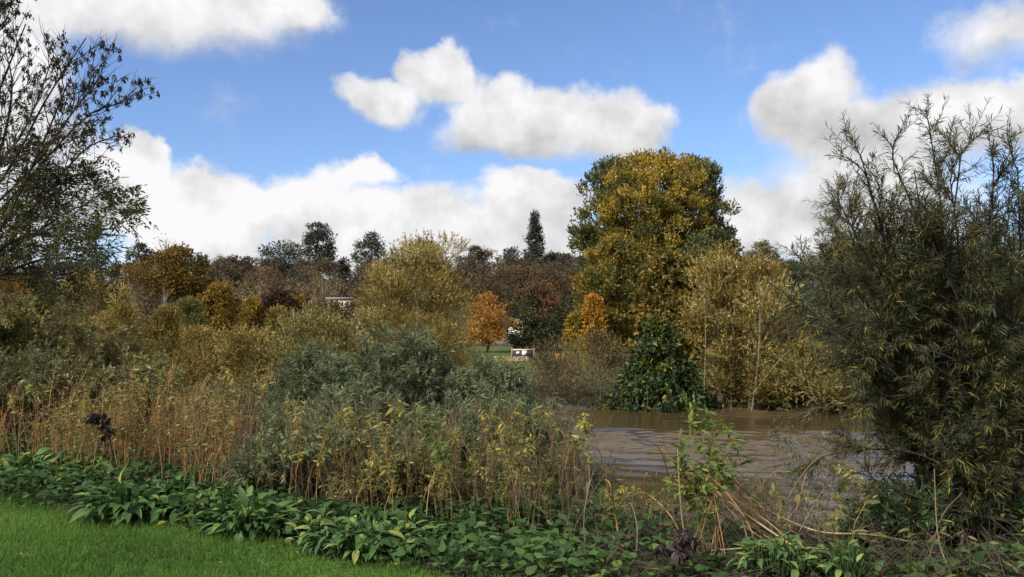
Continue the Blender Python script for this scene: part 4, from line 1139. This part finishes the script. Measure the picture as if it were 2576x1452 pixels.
# ------------------------------------------------------------------ ground cover, grass, fallen leaves
def scatter_leaves(name, n, region, mat, seed, leaf, lw, tpl, hmax, label, cat, tint=.45, keep=None, dens=2.0):
    rng = np.random.default_rng(seed)
    x0, x1, y0, y1 = region
    x = rng.uniform(x0, x1, n); y = rng.uniform(y0, y1, n)
    k = keep(x, y, rng); x, y = x[k], y[k]
    n = len(x)
    pp = np.stack([x, y, np.zeros(n)], 1)
    hm = hmax * np.clip(.55 + .5 * noise3(pp, 3.0, seed), .12, 1.2)
    z = gz(x, y) + rng.uniform(.03, 1, n) * hm
    d = nrm(np.stack([rng.normal(size=n), rng.normal(size=n), rng.uniform(-.5, .4, n)], 1))
    nn = nrm(UP + rng.normal(size=(n, 3)) * .45)
    L = leaf * rng.uniform(.55, 1.35, n)
    mb = MB()
    mb.leaves(np.stack([x, y, z], 1), d, nn, L, L * lw, tpl, np.clip(tint + .18 * noise3(pp, 1.7, seed + 1) + rng.normal(0, .18, n), 0, 1))
    st = rng.choice(n, n // 6, replace=False)
    b = np.stack([x[st], y[st], gz(x[st], y[st])], 1); t = np.stack([x[st], y[st], z[st]], 1) + rng.normal(size=(len(st), 3)) * .02
    mb.tubes(np.stack([b, (b + t) / 2 + rng.normal(size=b.shape) * .02, t], 1), .004, .002, 3, .3)
    tag(mb.build(name, MATS[mat]), label, cat, kind='stuff')


def view_x(y, a, b): return (a - 1288) / F * y, (b - 1288) / F * y


scatter_leaves('nettle_undergrowth', 110000, (-12, 6, 4.2, 17), 'nettle_leaf', 801, .085, .62, 'heart', .34, 'low green nettles and ivy between the lawn and the thicket', 'ground cover',
               keep=lambda x, y, r: (r.uniform(0, 1, len(x)) < np.where(x > .1 * y, .45, 1)) & (near_dist(x, y) > .05 + .12 * np.sin(x * 3)) & (near_dist(x, y) < 3.0 + r.normal(0, .5, len(x))) & (np.abs(x) < y * .68 + .8))
scatter_leaves('thicket_undergrowth', 110000, (-14, 9, 4.5, 24), 'thicket_leaf', 802, .09, .28, 'lance', .9, 'tangled yellow brown undergrowth of the near bank', 'undergrowth', tint=.4,
               keep=lambda x, y, r: (near_dist(x, y) > 1.2) & (near_dist(x, y) < 8.2) & (np.abs(x) < y * .68 + .8) & (r.uniform(0, 1, len(x)) < np.where(x > .06 * y, np.where(near_dist(x, y) > 3.2, .04, .3), 1.0)))
scatter_leaves('bank_litter', 16000, (-10, 8, 4, 14), 'dead_leaf', 803, .07, .4, 'leaf', .10, 'dark dead leaf litter and stalks under the plants', 'leaf litter',
               keep=lambda x, y, r: (near_dist(x, y) > .1) & (near_dist(x, y) < 5) & (np.abs(x) < y * .68 + .8))


def twig_tangle():
    rng = np.random.default_rng(810)
    n = 1500
    dx = rng.uniform(1380, 2640, n); Y = rng.uniform(5.6, 9.5, n)
    x = (dx - 1288) / F * Y
    k = near_dist(x, Y) > .4
    x, Y = x[k], Y[k]; n = len(x)
    p = np.stack([x, Y, gz(x, Y)], 1)
    d = nrm(np.stack([rng.normal(0, .7, n), rng.normal(0, .5, n), rng.uniform(.1, 1, n)], 1))
    L = rng.uniform(.15, .55, n)
    out = [p]
    for _ in range(5):
        p = p + d * (L / 5)[:, None]; out.append(p); d = nrm(d + rng.normal(size=d.shape) * .18 - UP * .12)
    mb = MB(); mb.tubes(np.stack(out, 1), .0035, .0015, 3, rng.uniform(0, 1, n))
    tag(mb.build('twig_undergrowth', MATS['twig_dark']), 'tangle of dry brown twigs low down on the right of the bank', 'undergrowth', kind='stuff')


twig_tangle()


def stem_tangle(n, x0, x1, mat, seed, label):
    rng = np.random.default_rng(seed)
    dx = rng.uniform(x0, x1, n); Y = rng.uniform(6.6, 13, n)
    x = (dx - 1288) / F * Y
    k = (near_dist(x, Y) > 1.0) & (near_dist(x, Y) < 4.5)
    x, Y = x[k], Y[k]; n = len(x)
    p = np.stack([x, Y, gz(x, Y)], 1)
    d = nrm(np.stack([rng.normal(0, .16, n), rng.normal(0, .16, n), np.ones(n)], 1))
    L = rng.uniform(.5, 1.15, n)
    out = [p]
    for _ in range(6):
        p = p + d * (L / 6)[:, None]; out.append(p); d = nrm(d + rng.normal(size=d.shape) * .07)
    b = np.stack(out, 1)
    mb = MB(); mb.tubes(b, .0034, .0016, 3, rng.uniform(0, .75, n))
    s2, _ = grow(b, 3, .22, .5, rng, 4, .45, .95, up=.3)
    mb.tubes(s2, .0016, .001, 3, rng.uniform(0, .75, len(s2)))
    tag(mb.build('stem_undergrowth', MATS[mat]), label, 'undergrowth', kind='stuff')


stem_tangle(950, -60, 620, 'stem_red', 811, 'mass of thin red brown upright stems in the left part of the thicket')
stem_tangle(1300, 480, 1480, 'dry_stem', 812, 'mass of thin dry brown upright stems in front of the osiers')


def grass():
    rng = np.random.default_rng(820)
    n = 420000
    x = rng.uniform(-9.5, 2.5, n); y = rng.uniform(3.6, 11.5, n)
    e = lawn_edge(x, y)
    k = (e < .12 + rng.normal(0, .06, n)) & (np.abs(x) < y * .66 + .6)
    x, y = x[k], y[k]; n = len(x)
    pp = np.stack([x, y, np.zeros(n)], 1)
    h = .055 * (1 + .35 * noise3(pp, 2.2, 5)) * rng.uniform(.5, 1.3, n)
    d = nrm(np.stack([rng.normal(0, .45, n), rng.normal(0, .45, n), np.ones(n)], 1))
    nn = nrm(np.stack([rng.normal(size=n), rng.normal(size=n), rng.normal(0, .2, n)], 1))
    t = np.clip(.46 + .30 * noise3(pp, 1.3, 6) + .2 * noise3(pp, 5, 7) + rng.normal(0, .17, n), 0, 1)
    mb = MB(); mb.leaves(np.stack([x, y, gz(x, y)], 1), d, nn, h, .0065, 'blade', t)
    tag(mb.build('grass', MATS['grass_blade']), 'short mown green grass of the lawn', 'grass', kind='stuff')
    m = 200
    x = rng.uniform(-7, 1.5, m); y = rng.uniform(4.5, 9.5, m); k = (near_dist(x, y) < .2) & (rng.uniform(0, 1, m) < np.exp(near_dist(x, y) * 1.6) + .18)
    x, y = x[k], y[k]; m = len(x)
    mb = MB(); mb.leaves(np.stack([x, y, gz(x, y) + rng.uniform(.03, .055, m)], 1), nrm(np.stack([rng.normal(size=m), rng.normal(size=m), rng.normal(0, .2, m)], 1)),
                         nrm(UP + rng.normal(size=(m, 3)) * .3), rng.uniform(.03, .06, m), .026, 'leaf', rng.uniform(0, 1, m))
    tag(mb.build('fallen_leaves', MATS['fallen_leaf']), 'scattered small fallen autumn leaves on the lawn', 'leaves', kind='stuff')


grass()
